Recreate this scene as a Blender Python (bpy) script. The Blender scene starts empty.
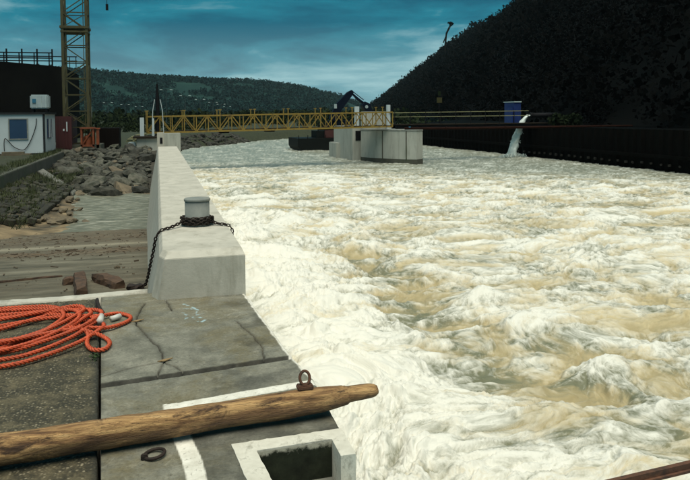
import bpy, bmesh, math, random
import numpy as np
from mathutils import Vector, Matrix, noise as mnoise
R = math.radians
random.seed(7); rng = np.random.default_rng(7)
sc = bpy.context.scene
COL = sc.collection
HAZE = .00006

# ------------------------------------------------------------------ camera
cam_d = bpy.data.cameras.new('camera'); cam = bpy.data.objects.new('camera', cam_d); COL.objects.link(cam)
yaw, pitch, roll = R(15.0), R(2.5), 0.008
fw = Vector((math.sin(yaw)*math.cos(pitch), math.cos(yaw)*math.cos(pitch), -math.sin(pitch)))
rt = Vector((math.cos(yaw), -math.sin(yaw), 0)); up = rt.cross(fw)
r2 = rt*math.cos(roll) - up*math.sin(roll); u2 = up*math.cos(roll) + rt*math.sin(roll)
m = Matrix((r2, u2, -fw)).transposed().to_4x4(); m.translation = (0, 0, 1.7)
cam.matrix_world = m
cam_d.sensor_width = 36; cam_d.lens = 700/690*36; cam_d.shift_y = -95/690
cam_d.clip_start = .05; cam_d.clip_end = 6000
sc.camera = cam

# ------------------------------------------------------------------ sky, sun, exposure
SUN_EL, SUN_AZ = R(73), R(185)            # azimuth measured clockwise from +Y
wd = bpy.data.worlds.new('World'); sc.world = wd; wd.use_nodes = True
nt = wd.node_tree; nt.nodes.clear(); N = nt.nodes.new; L = nt.links.new
out = N('ShaderNodeOutputWorld'); bg = N('ShaderNodeBackground'); bg.inputs['Strength'].default_value = .1
sky = N('ShaderNodeTexSky'); sky.sky_type = 'NISHITA'; sky.sun_disc = False
sky.sun_elevation = SUN_EL; sky.sun_rotation = SUN_AZ
tc = N('ShaderNodeTexCoord'); sep = N('ShaderNodeSeparateXYZ'); L(tc.outputs['Generated'], sep.inputs[0])
zc = N('ShaderNodeMath'); zc.operation = 'MAXIMUM'; L(sep.outputs['Z'], zc.inputs[0]); zc.inputs[1].default_value = 0.0
za = N('ShaderNodeMath'); za.operation = 'ADD'; L(zc.outputs[0], za.inputs[0]); za.inputs[1].default_value = .16
dx = N('ShaderNodeMath'); dx.operation = 'DIVIDE'; L(sep.outputs['X'], dx.inputs[0]); L(za.outputs[0], dx.inputs[1])
dy = N('ShaderNodeMath'); dy.operation = 'DIVIDE'; L(sep.outputs['Y'], dy.inputs[0]); L(za.outputs[0], dy.inputs[1])
cmb = N('ShaderNodeCombineXYZ'); L(dx.outputs[0], cmb.inputs[0]); L(dy.outputs[0], cmb.inputs[1])
mp = N('ShaderNodeMapping'); mp.inputs['Location'].default_value = (6.3, 2.2, 0); mp.inputs['Rotation'].default_value = (0,0,R(12)); L(cmb.outputs[0], mp.inputs[0])
n1 = N('ShaderNodeTexNoise'); n1.inputs['Scale'].default_value = .8; n1.inputs['Detail'].default_value = 8; n1.inputs['Roughness'].default_value = .6; n1.inputs['Distortion'].default_value = .3
L(mp.outputs[0], n1.inputs['Vector'])
cr = N('ShaderNodeValToRGB'); L(n1.outputs['Fac'], cr.inputs[0])
e = cr.color_ramp.elements
SK = 9.0
def skc(r, g, b, k=1.0): return (r*SK*k, g*SK*k, b*SK*k, 1)
e[0].position = .42; e[0].color = skc(.001, .058, .092)
e[1].position = .66; e[1].color = skc(.15, .26, .28)
k_ = cr.color_ramp.elements.new(.52); k_.color = skc(.004, .1, .14)
hr = N('ShaderNodeMapRange'); L(zc.outputs[0], hr.inputs[0]); hr.inputs[1].default_value = .13; hr.inputs[2].default_value = .02; hr.inputs[3].default_value = 0; hr.inputs[4].default_value = 1   # paler cloud towards the horizon, all round
hn_ = N('ShaderNodeMath'); hn_.operation = 'MULTIPLY'; L(hr.outputs[0], hn_.inputs[0]); L(n1.outputs['Fac'], hn_.inputs[1])
hmx = N('ShaderNodeMixRGB'); L(hn_.outputs[0], hmx.inputs[0]); L(cr.outputs[0], hmx.inputs[1]); hmx.inputs[2].default_value = skc(.19, .31, .325)
mx = N('ShaderNodeMixRGB'); mx.inputs[0].default_value = .985; L(sky.outputs[0], mx.inputs[1]); L(hmx.outputs[0], mx.inputs[2])
L(mx.outputs[0], bg.inputs['Color']); L(bg.outputs[0], out.inputs['Surface'])

sd = bpy.data.lights.new('sun', 'SUN'); sun = bpy.data.objects.new('sun', sd); COL.objects.link(sun)
sd.energy = 1.9; sd.angle = R(60); sd.color = (1, .92, .77)
sv = Vector((math.sin(SUN_AZ)*math.cos(SUN_EL), math.cos(SUN_AZ)*math.cos(SUN_EL), math.sin(SUN_EL)))
sun.rotation_euler = sv.to_track_quat('Z', 'Y').to_euler(); sun.location = (0, 0, 60)
vs = sc.view_settings; vs.view_transform = 'Standard'; vs.look = 'None'; vs.gamma = 1; vs.exposure = 1.15; vs.use_curve_mapping = False
sc.cycles.use_denoising = True
sc.cycles.max_bounces = 6

# ------------------------------------------------------------------ noise in numpy
def _hash(ix, iy, s):
    h = (ix*374761393 + iy*668265263 + s*1274126177) & 0xffffffff
    h = ((h ^ (h >> 13))*1274126177) & 0xffffffff
    return (h ^ (h >> 16)) & 0xffff
def perlin(x, y, s=0):
    x = np.asarray(x, float); y = np.asarray(y, float)
    ix = np.floor(x).astype(np.int64); iy = np.floor(y).astype(np.int64); fx = x-ix; fy = y-iy
    u = fx*fx*fx*(fx*(fx*6-15)+10); v = fy*fy*fy*(fy*(fy*6-15)+10)
    def g(a, b):
        t = _hash(ix+a, iy+b, s)*(2*math.pi/65536)
        return np.cos(t)*(fx-a)+np.sin(t)*(fy-b)
    a = g(0, 0)*(1-u)+g(1, 0)*u; b = g(0, 1)*(1-u)+g(1, 1)*u
    return (a*(1-v)+b*v)*1.5
def fbm(x, y, s=0, o=4, gain=.5):
    t = 0; a = 1; n = 0
    for i in range(o):
        t = t + a*perlin(x, y, s+i*17); n += a; a *= gain; x = x*2.03+11.3; y = y*2.03-7.1
    return t/n
def ridged(x, y, s=0, o=3, gain=.5):
    t = 0; a = 1; n = 0
    for i in range(o):
        t = t + a*(1-2*np.abs(perlin(x, y, s+i*17))); n += a; a *= gain; x = x*2.03+5.3; y = y*2.03+9.1
    return t/n
def billow(x, y, s=0, o=3, gain=.5):
    t = 0; a = 1; n = 0
    for i in range(o):
        t = t + a*(2.4*np.abs(perlin(x, y, s+i*17))-.75); n += a; a *= gain; x = x*2.03+5.3; y = y*2.03+9.1
    return t/n
def sst(a, b, x):
    t = np.clip((x-a)/(b-a), 0, 1); return t*t*(3-2*t)
def seg_dist(X, Y, pts):
    d = np.full(np.shape(X), 1e9)
    for (ax, ay), (bx, by) in zip(pts[:-1], pts[1:]):
        vx, vy = bx-ax, by-ay; t = np.clip(((X-ax)*vx+(Y-ay)*vy)/(vx*vx+vy*vy), 0, 1)
        d = np.minimum(d, np.hypot(X-ax-t*vx, Y-ay-t*vy))
    return d

# ------------------------------------------------------------------ materials
MATS = {}
def ramp(nt, fac, stops):
    c = nt.nodes.new('ShaderNodeValToRGB'); nt.links.new(fac, c.inputs[0]); el = c.color_ramp.elements
    el[0].position, el[0].color = stops[0][0], (*stops[0][1], 1); el[1].position, el[1].color = stops[-1][0], (*stops[-1][1], 1)
    for p, col in stops[1:-1]: el.new(p).color = (*col, 1)
    return c.outputs[0]
def mixc(nt, fac, a, b, mode='MIX'):
    x = nt.nodes.new('ShaderNodeMixRGB'); x.blend_type = mode
    for i, v in enumerate((fac, a, b)):
        if hasattr(v, 'is_linked'): nt.links.new(v, x.inputs[i])
        elif isinstance(v, tuple): x.inputs[i].default_value = (*v, 1)
        else: x.inputs[i].default_value = v
    return x.outputs[0]
def noise_node(nt, vec, scale, detail=5, rough=.6, stretch=None, dist=0):
    if stretch:
        p = nt.nodes.new('ShaderNodeMapping'); p.inputs['Scale'].default_value = stretch; nt.links.new(vec, p.inputs[0]); vec = p.outputs[0]
    n = nt.nodes.new('ShaderNodeTexNoise'); n.inputs['Scale'].default_value = scale; n.inputs['Detail'].default_value = detail
    n.inputs['Roughness'].default_value = rough; n.inputs['Distortion'].default_value = dist
    nt.links.new(vec, n.inputs['Vector']); return n.outputs['Fac']
def attr(nt, name):
    a = nt.nodes.new('ShaderNodeAttribute'); a.attribute_name = name; return a.outputs['Fac']
def mat_base(name):
    mt = bpy.data.materials.new(name); mt.use_nodes = True; nt = mt.node_tree
    b = nt.nodes['Principled BSDF']; c = nt.nodes.new('ShaderNodeTexCoord'); MATS[name] = mt
    return mt, nt, b, c.outputs['Object']
def bump(nt, b, fac, strength=.3, dist=.02):
    n = nt.nodes.new('ShaderNodeBump'); n.inputs['Strength'].default_value = strength; n.inputs['Distance'].default_value = dist
    nt.links.new(fac, n.inputs['Height']); nt.links.new(n.outputs[0], b.inputs['Normal']); return n
def mat(name, c1, c2=None, scale=3., rough=.8, metal=0., bs=.3, bscale=None, bd=.01, dirt=None, dscale=1., dlo=.5, dhi=.68, stretch=None, rand=.0, dstretch=None):
    mt, nt, b, co = mat_base(name)
    c2 = c2 or tuple(v*.75 for v in c1)
    f = noise_node(nt, co, scale, 6, .65, stretch)
    col = ramp(nt, f, [(.3, c2), (.7, c1)])
    if dirt:
        g = noise_node(nt, co, dscale, 7, .7, dstretch, .4)
        col = mixc(nt, ramp(nt, g, [(dlo, (0, 0, 0)), (dhi, (1, 1, 1))]), col, dirt)
    if rand:
        oi = nt.nodes.new('ShaderNodeObjectInfo'); hs = nt.nodes.new('ShaderNodeHueSaturation')
        mr = nt.nodes.new('ShaderNodeMapRange'); nt.links.new(oi.outputs['Random'], mr.inputs[0]); mr.inputs[3].default_value = 1-rand; mr.inputs[4].default_value = 1+rand
        nt.links.new(mr.outputs[0], hs.inputs['Value']); nt.links.new(col, hs.inputs['Color']); col = hs.outputs[0]
    nt.links.new(col, b.inputs['Base Color']); b.inputs['Roughness'].default_value = rough; b.inputs['Metallic'].default_value = metal
    if bs: bump(nt, b, noise_node(nt, co, bscale or scale*6, 6, .7), bs, bd)
    return mt

mat('concrete_wall', (.53, .505, .43), (.39, .375, .315), 2.6, .85, bs=.3, bscale=34, dirt=(.27, .255, .2), dscale=2.2, dlo=.5, dhi=.8, dstretch=(2.6, 2.6, .6))
mat('concrete_pier', (.42, .43, .38), (.34, .35, .31), .5, .85, bs=.2, bscale=8, dirt=(.2, .21, .18), dscale=.7, dlo=.5, dhi=.8, dstretch=(3, 3, .5))
mat('concrete_dark', (.085, .084, .065), (.035, .036, .026), 1.2, .9, bs=.4, bscale=12, dirt=(.045, .06, .03), dscale=1.0)
mat('concrete_quay', (.2, .2, .17), (.12, .12, .1), 1.6, .9, bs=.3, bscale=20, dirt=(.05, .055, .045), dscale=1.3)
mat('kerb_concrete', (.52, .5, .43), (.38, .37, .31), 4, .85, bs=.3, bscale=30, dirt=(.2, .19, .15), dscale=3)
mat('rim_white', (.68, .66, .57), (.5, .48, .4), 9, .85, bs=.4, bscale=40, dirt=(.2, .19, .14), dscale=9, dlo=.55, dhi=.72)
mat('galvanised', (.22, .235, .215), (.15, .165, .15), 6, .75, 0, bs=.1, bscale=40, dirt=(.3, .29, .24), dscale=4)
mat('rust_chain', (.035, .022, .016), (.015, .011, .009), 30, .75, .35, bs=.4, bscale=60)
mat('rust', (.17, .075, .04), (.07, .035, .022), 14, .85, .2, bs=.5, bscale=60, dirt=(.03, .024, .02), dscale=8)
mat('old_wood', (.11, .06, .032), (.035, .02, .012), 9, .85, bs=.6, bscale=14, stretch=(1, 1, 1), dirt=(.025, .018, .012), dscale=6)
mat('rock', (.115, .11, .085), (.03, .031, .023), 3.2, .9, bs=.8, bscale=8, bd=.06, dirt=(.022, .025, .015), dscale=2.2, dlo=.45, dhi=.6, rand=.55)
mat('rock_tan', (.17, .135, .085), (.075, .062, .04), 2.5, .9, bs=.6, bscale=8, bd=.04, dirt=(.06, .055, .04), dscale=1.7, rand=.25)
mat('pitch_stone', (.05, .045, .03), (.016, .016, .01), 3, .92, bs=.6, bscale=9, bd=.03, dirt=(.03, .045, .018), dscale=1.5, rand=.6)
mat('hut_white', (.5, .56, .57), (.44, .5, .51), 1.2, .6, bs=.08, dirt=(.36, .38, .34), dscale=.9, dlo=.6, dhi=.9)
mat('roof_dark', (.03, .034, .036), None, 2, .8)
mat('window_blue', (.022, .05, .105), (.018, .04, .085), 1.5, .25, bs=0)
mat('black_rubber', (.012, .012, .012), None, 8, .6)
mat('tank_white', (.36, .43, .44), (.3, .36, .37), 3, .5, bs=.05)
mat('sign_blue', (.03, .16, .26), None, 2, .5, bs=0)
mat('container_red', (.06, .008, .007), (.032, .005, .005), 1.5, .6, bs=.1)
mat('container_dark', (.012, .009, .008), None, 1.5, .8, bs=.1)
mat('machine_orange', (.3, .07, .018), (.16, .04, .012), 4, .6, bs=.1, dirt=(.05, .02, .012), dscale=3)
mat('crane_paint', (.075, .064, .015), (.04, .035, .01), 3, .6, bs=.1, dirt=(.02, .016, .01), dscale=3)
mat('bridge_yellow', (.29, .195, .026), (.17, .11, .017), 3, .6, bs=.05, dirt=(.09, .055, .02), dscale=3)
mat('rail_pale', (.26, .25, .13), None, 3, .6, bs=0)
mat('dark_wood', (.03, .024, .018), None, 3, .85)
mat('dark_steel', (.016, .016, .018), (.009, .009, .01), 2, .6, .2)
mat('steel_dark_blue', (.008, .012, .024), None, 2, .5, .1, bs=0)
mat('hull_black', (.011, .013, .012), None, 2, .55)
mat('machine_red', (.06, .012, .01), None, 2, .6)
mat('scaffold', (.014, .015, .016), None, 4, .7, .2, bs=0)
mat('building_dark', (.009, .009, .008), (.005, .005, .005), .6, .95, bs=.2)
mat('brown_pipe', (.026, .01, .007), (.014, .006, .004), 2, .75, bs=.1)
mat('sheet_pile', (.005, .0045, .004), (.0025, .0025, .002), 1.5, .9, .0, bs=.3)
mat('plate_pale', (.02, .016, .01), None, 5, .8)
mat('container_blue', (.008, .03, .16), (.006, .022, .11), 2, .55, bs=.05)
mat('lamp_grey', (.05, .075, .075), None, 3, .5, .3, bs=0)
mat('lamp_head', (.5, .6, .58), None, 3, .5, 0, bs=0)
mat('house_white', (.25, .29, .28), None, .2, .8, bs=0)
mat('house_roof', (.04, .04, .042), None, .2, .85, bs=0)
mat('sign_yellow', (.05, .045, .008), None, 2, .6, bs=0)
mat('bark', (.012, .011, .009), None, 3, .9)
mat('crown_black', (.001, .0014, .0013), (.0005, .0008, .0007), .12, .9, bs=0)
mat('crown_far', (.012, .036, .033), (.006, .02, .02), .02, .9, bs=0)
mat('crown_olive', (.02, .03, .011), (.008, .013, .007), .08, .9, bs=0)
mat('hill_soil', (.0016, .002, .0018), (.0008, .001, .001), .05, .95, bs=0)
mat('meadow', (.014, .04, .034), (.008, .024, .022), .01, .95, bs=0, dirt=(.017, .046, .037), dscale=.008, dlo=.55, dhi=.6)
mat('bright_plastic', (.6, .6, .55), None, 10, .5, bs=.1)
mat('debris', (.11, .078, .045), (.04, .03, .02), 40, .9, bs=0)
mat('leaf_dry', (.3, .2, .09), None, 20, .8, bs=.2)
mat('moss', (.03, .06, .015), None, 30, .9)
mat('grass_blade', (.06, .075, .022), (.025, .034, .011), .8, .8, bs=0)
mat('jet_water', (.7, .76, .72), (.5, .58, .55), 4, .5, bs=.3)

for nm in ('crown_black', 'crown_far', 'crown_olive', 'hill_soil', 'meadow', 'building_dark', 'sheet_pile', 'container_dark', 'hull_black', 'bark', 'scaffold', 'dark_wood', 'steel_dark_blue', 'dark_steel', 'brown_pipe', 'roof_dark', 'black_rubber'):
    MATS[nm].node_tree.nodes['Principled BSDF'].inputs['Specular IOR Level'].default_value = .04
# log: pale hewn pine, dark stain below
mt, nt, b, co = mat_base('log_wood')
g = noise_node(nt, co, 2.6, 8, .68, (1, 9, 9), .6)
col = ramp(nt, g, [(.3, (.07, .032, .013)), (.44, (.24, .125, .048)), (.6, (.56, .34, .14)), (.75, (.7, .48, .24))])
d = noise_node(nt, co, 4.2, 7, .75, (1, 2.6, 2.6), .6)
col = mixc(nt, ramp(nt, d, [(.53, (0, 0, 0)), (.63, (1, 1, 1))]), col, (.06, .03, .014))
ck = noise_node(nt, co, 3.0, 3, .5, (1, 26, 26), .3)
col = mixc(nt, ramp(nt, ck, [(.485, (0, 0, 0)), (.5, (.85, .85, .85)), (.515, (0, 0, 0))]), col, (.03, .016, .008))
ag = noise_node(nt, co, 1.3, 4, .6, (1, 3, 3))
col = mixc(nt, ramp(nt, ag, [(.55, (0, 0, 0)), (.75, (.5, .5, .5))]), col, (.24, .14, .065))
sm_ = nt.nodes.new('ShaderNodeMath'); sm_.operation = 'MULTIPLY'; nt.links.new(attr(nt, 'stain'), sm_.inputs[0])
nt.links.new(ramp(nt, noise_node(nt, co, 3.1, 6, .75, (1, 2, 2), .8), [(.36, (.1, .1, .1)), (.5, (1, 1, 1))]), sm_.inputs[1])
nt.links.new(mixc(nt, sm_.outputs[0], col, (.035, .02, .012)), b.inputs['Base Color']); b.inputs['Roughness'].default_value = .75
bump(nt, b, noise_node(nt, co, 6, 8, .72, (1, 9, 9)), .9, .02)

mt, nt, b, co = mat_base('niche_algae')   # black green slime with a ragged upper limit
sx = nt.nodes.new('ShaderNodeSeparateXYZ'); nt.links.new(co, sx.inputs[0])
sl = nt.nodes.new('ShaderNodeMath'); sl.operation = 'MULTIPLY_ADD'; nt.links.new(noise_node(nt, co, 22, 7, .75), sl.inputs[0]); sl.inputs[1].default_value = .11; nt.links.new(sx.outputs[2], sl.inputs[2])
nt.links.new(mixc(nt, ramp(nt, sl.outputs[0], [(.028, (0, 0, 0)), (.05, (1, 1, 1))]), ramp(nt, noise_node(nt, co, 12, 6, .7), [(.3, (.008, .01, .006)), (.7, (.028, .034, .02))]), (.42, .4, .32)), b.inputs['Base Color'])
b.inputs['Roughness'].default_value = .8; b.inputs['Specular IOR Level'].default_value = .2
# orange polypropylene rope
mt, nt, b, co = mat_base('rope_orange')
g = noise_node(nt, co, 60, 4, .7); col = ramp(nt, g, [(.3, (.3, .036, .009)), (.7, (.66, .105, .032))])
g2 = noise_node(nt, co, 5, 5, .7); col = mixc(nt, ramp(nt, g2, [(.5, (0, 0, 0)), (.75, (.6, .6, .6))]), col, (.2, .045, .02))
nt.links.new(col, b.inputs['Base Color']); b.inputs['Roughness'].default_value = .6
bump(nt, b, noise_node(nt, co, 220, 3, .7), .5, .003)

# slab concrete with dirt, paint and chalk masks
mt, nt, b, co = mat_base('slab')
g = noise_node(nt, co, 3.2, 8, .7); col = ramp(nt, g, [(.3, (.09, .089, .068)), (.5, (.16, .158, .124)), (.72, (.26, .252, .2))])
g2 = noise_node(nt, co, 1.1, 7, .75, None, .6)
col = mixc(nt, ramp(nt, g2, [(.46, (0, 0, 0)), (.62, (.8, .8, .8))]), col, (.13, .11, .055))
g3 = noise_node(nt, co, 55, 4, .7)
col = mixc(nt, .55, col, ramp(nt, g3, [(.3, (.3, .3, .3)), (.7, (.75, .75, .75))]), 'OVERLAY')
pit_ = noise_node(nt, co, 24, 8, .8); col = mixc(nt, ramp(nt, pit_, [(.34, (.8, .8, .8)), (.44, (0, 0, 0))]), col, (.06, .056, .04))
pale_ = noise_node(nt, co, 7, 8, .8, None, .5); col = mixc(nt, ramp(nt, pale_, [(.55, (0, 0, 0)), (.7, (.55, .55, .55))]), col, (.36, .34, .27))
col = mixc(nt, attr(nt, 'dirt'), col, (.014, .014, .011))
col = mixc(nt, attr(nt, 'chalk'), col, (.32, .46, .5))
pw = noise_node(nt, co, 26, 6, .75); pm = nt.nodes.new('ShaderNodeMath'); pm.operation = 'MULTIPLY'
nt.links.new(attr(nt, 'paint'), pm.inputs[0]); nt.links.new(ramp(nt, pw, [(.3, (0, 0, 0)), (.42, (1, 1, 1))]), pm.inputs[1])
pcol = ramp(nt, noise_node(nt, co, 9, 6, .7), [(.3, (.5, .48, .4)), (.6, (.74, .72, .64))])
col = mixc(nt, pm.outputs[0], col, pcol)
nt.links.new(col, b.inputs['Base Color']); b.inputs['Roughness'].default_value = .85
bump(nt, b, noise_node(nt, co, 70, 6, .75), .35, .006)

# exposed aggregate
mt, nt, b, co = mat_base('aggregate')
vo = nt.nodes.new('ShaderNodeTexVoronoi'); vo.inputs['Scale'].default_value = 62; nt.links.new(co, vo.inputs['Vector'])
sp = nt.nodes.new('ShaderNodeSeparateColor'); nt.links.new(vo.outputs['Color'], sp.inputs[0])
st = ramp(nt, sp.outputs[0], [(0, (.028, .026, .015)), (.55, (.075, .064, .034)), (.8, (.11, .095, .055)), (1, (.27, .235, .16))])
col = mixc(nt, ramp(nt, vo.outputs['Distance'], [(.25, (0, 0, 0)), (.6, (1, 1, 1))]), st, (.03, .027, .015))
g = noise_node(nt, co, 5, 8, .75)
col = mixc(nt, ramp(nt, g, [(.47, (0, 0, 0)), (.66, (.75, .75, .75))]), col, (.15, .125, .07))
col = mixc(nt, attr(nt, 'dirt'), col, (.02, .02, .014))
nt.links.new(col, b.inputs['Base Color']); b.inputs['Roughness'].default_value = .85
inv = nt.nodes.new('ShaderNodeMath'); inv.operation = 'SUBTRACT'; inv.inputs[0].default_value = 1; nt.links.new(vo.outputs['Distance'], inv.inputs[1])
bump(nt, b, inv.outputs[0], .7, .008)

# slipway
mt, nt, b, co = mat_base('slipway')
g = noise_node(nt, co, 1.3, 8, .7, (.6, 2.4, 1)); col = ramp(nt, g, [(.3, (.042, .038, .024)), (.5, (.1, .09, .06)), (.72, (.185, .17, .122))])
db = noise_node(nt, co, 7, 7, .75, (.5, 1.4, 1))
dm = nt.nodes.new('ShaderNodeMath'); dm.operation = 'MULTIPLY'; nt.links.new(attr(nt, 'debris'), dm.inputs[0]); nt.links.new(ramp(nt, db, [(.38, (0, 0, 0)), (.55, (1, 1, 1))]), dm.inputs[1])
col = mixc(nt, dm.outputs[0], col, ramp(nt, noise_node(nt, co, 12, 5, .7), [(.3, (.04, .026, .015)), (.7, (.15, .1, .052))]))
col = mixc(nt, attr(nt, 'pale'), col, (.32, .29, .21))
nt.links.new(col, b.inputs['Base Color']); b.inputs['Roughness'].default_value = .85
bump(nt, b, noise_node(nt, co, 22, 7, .75, (.6, 2, 1)), .6, .02)

# bank ground with grass and sand masks
mt, nt, b, co = mat_base('bank_soil')
g = noise_node(nt, co, 1.7, 8, .7); col = ramp(nt, g, [(.3, (.016, .015, .01)), (.7, (.06, .052, .034))])
col = mixc(nt, attr(nt, 'grass'), col, ramp(nt, noise_node(nt, co, 3, 6, .7), [(.3, (.01, .014, .005)), (.7, (.034, .042, .015))]))
col = mixc(nt, attr(nt, 'sand'), col, ramp(nt, noise_node(nt, co, 2, 6, .7), [(.3, (.13, .095, .052)), (.7, (.3, .225, .125))]))
nt.links.new(col, b.inputs['Base Color']); b.inputs['Roughness'].default_value = .95
bump(nt, b, noise_node(nt, co, 9, 7, .7), .6, .05)

# white water
mt, nt, b, co = mat_base('river_water')
fo = attr(nt, 'foam'); si = attr(nt, 'silt'); cl = attr(nt, 'calm')
fc = nt.nodes.new('ShaderNodeCombineXYZ'); nt.links.new(attr(nt, 'flow_x'), fc.inputs[0]); nt.links.new(attr(nt, 'flow_y'), fc.inputs[1])
n3 = noise_node(nt, fc.outputs[0], 4.2, 9, .72, (1.5, .85, 1), .45); n4 = noise_node(nt, fc.outputs[0], 15, 7, .75, (1.4, 1, 1), .35)
def mth(op, a, b_):
    x = nt.nodes.new('ShaderNodeMath'); x.operation = op
    for i, v in enumerate((a, b_)):
        if hasattr(v, 'is_linked'): nt.links.new(v, x.inputs[i])
        else: x.inputs[i].default_value = v
    return x.outputs[0]
ff = mth('ADD', fo, mth('MULTIPLY', mth('SUBTRACT', n3, .5), 1.7)); ff = mth('ADD', ff, mth('MULTIPLY', mth('SUBTRACT', n4, .5), 1.0))
fm = ramp(nt, ff, [(.08, (0, 0, 0)), (.4, (.45, .45, .45)), (.8, (1, 1, 1))])
deep = mixc(nt, ramp(nt, si, [(.3, (0, 0, 0)), (.62, (1, 1, 1))]), (.17, .175, .11), (.39, .325, .18))
deep = mixc(nt, cl, deep, (.2, .21, .16))
sf = mth('ADD', si, mth('MULTIPLY', mth('SUBTRACT', n4, .5), 1.0))
white = mixc(nt, ramp(nt, sf, [(.4, (0, 0, 0)), (.9, (1, 1, 1))]), (.73, .725, .65), (.55, .465, .28))
white = mixc(nt, cl, white, (.5, .53, .48))
nt.links.new(mixc(nt, fm, deep, white), b.inputs['Base Color'])
nt.links.new(ramp(nt, fm, [(0, (.32, .32, .32)), (1, (.8, .8, .8))]), b.inputs['Roughness'])
b.inputs['IOR'].default_value = 1.33
bump(nt, b, mth('ADD', n3, mth('MULTIPLY', n4, .5)), .45, .06)

mt, nt, b, co = mat_base('pool_water')
g = noise_node(nt, co, 2.5, 7, .7, (.7, 2, 1), .5)
nt.links.new(ramp(nt, g, [(.35, (.085, .085, .058)), (.52, (.16, .16, .115)), (.68, (.38, .37, .3))]), b.inputs['Base Color']); b.inputs['Roughness'].default_value = .45; b.inputs['Specular IOR Level'].default_value = .3
bump(nt, b, g, .6, .08)

# ------------------------------------------------------------------ mesh helpers
LOC = {}
def link(name, me, parent=None):
    o = bpy.data.objects.new(name, me); COL.objects.link(o)
    if parent is not None: o.parent = parent
    LOC[o] = LOC.get(parent, Vector((0, 0, 0))) if parent is not None else Vector((0, 0, 0))
    return o
def tag(o, label=None, cat=None, group=None, kind=None):
    if label: o['label'] = label
    if cat: o['category'] = cat
    if group: o['group'] = group
    if kind: o['kind'] = kind
    return o
def thing(name, label, cat, loc, group=None):
    o = bpy.data.objects.new(name, None); COL.objects.link(o); o.location = loc; o.empty_display_size = .2
    LOC[o] = Vector(loc); return tag(o, label, cat, group)
class MB:
    def __init__(s): s.v = []; s.f = []
    def add(s, v, f):
        n = len(s.v); s.v += [tuple(p) for p in v]; s.f += [tuple(i+n for i in q) for q in f]; return s
    def box(s, x0, x1, y0, y1, z0, z1):
        return s.add([(x, y, z) for z in (z0, z1) for x, y in ((x0, y0), (x1, y0), (x1, y1), (x0, y1))],
                     [(3, 2, 1, 0), (4, 5, 6, 7), (0, 1, 5, 4), (1, 2, 6, 5), (2, 3, 7, 6), (3, 0, 4, 7)])
    def bar(s, a, b, w, h=None, roll=0):
        a, b = Vector(a), Vector(b); h = h or w; d = (b-a).normalized()
        u = d.cross(Vector((0, 0, 1))); u = Vector((1, 0, 0)) if u.length < 1e-3 else u.normalized(); v = u.cross(d)
        c = [u*sx*w/2+v*sy*h/2 for sx, sy in ((-1, -1), (1, -1), (1, 1), (-1, 1))]
        return s.add([a+q for q in c]+[b+q for q in c], [(3, 2, 1, 0), (4, 5, 6, 7), (0, 1, 5, 4), (1, 2, 6, 5), (2, 3, 7, 6), (3, 0, 4, 7)])
    def tube(s, pts, r, n=8, cap=True):
        pts = [Vector(p) for p in pts]; k = len(pts); rr = r if hasattr(r, '__len__') else [r]*k
        base = len(s.v); pu = None
        for i, p in enumerate(pts):
            d = (pts[min(i+1, k-1)]-pts[max(i-1, 0)]).normalized()
            if pu is None:
                pu = d.cross(Vector((0, 0, 1))); pu = Vector((1, 0, 0)) if pu.length < 1e-3 else pu.normalized()
            else: pu = (pu-d*pu.dot(d)).normalized()
            v = d.cross(pu)
            for j in range(n):
                t = 2*math.pi*j/n; s.v.append(tuple(p+(pu*math.cos(t)+v*math.sin(t))*rr[i]))
        for i in range(k-1):
            for j in range(n):
                a = base+i*n+j; b_ = base+i*n+(j+1) % n; s.f.append((a, b_, b_+n, a+n))
        if cap: s.f.append(tuple(base+j for j in reversed(range(n)))); s.f.append(tuple(base+(k-1)*n+j for j in range(n)))
        return s
    def loft(s, rings, cap=True, closed=False):
        n = len(rings[0]); base = len(s.v)
        for r_ in rings: s.v += [tuple(p) for p in r_]
        K = len(rings)
        for i in range(K if closed else K-1):
            for j in range(n):
                a = base+i*n+j; b_ = base+i*n+(j+1) % n; c = base+((i+1) % K)*n
                s.f.append((a, b_, c+(j+1) % n, c+j))
        if cap and not closed: s.f.append(tuple(base+j for j in reversed(range(n)))); s.f.append(tuple(base+(K-1)*n+j for j in range(n)))
        return s
    def build(s, name, mt, parent=None, smooth=False, bevel=0):
        o0 = LOC.get(parent, Vector((0, 0, 0)))
        me = bpy.data.meshes.new(name); me.from_pydata([(x-o0.x, y-o0.y, z-o0.z) for x, y, z in s.v], [], s.f)
        if bevel:
            bm = bmesh.new(); bm.from_mesh(me)
            bmesh.ops.bevel(bm, geom=[e for e in bm.edges if e.is_manifold and e.calc_face_angle(0) > .3], offset=bevel, segments=2, affect='EDGES')
            bm.to_mesh(me); bm.free()
        if smooth: me.polygons.foreach_set('use_smooth', [True]*len(me.polygons))
        me.materials.append(MATS[mt]); return link(name, me, parent)
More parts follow.
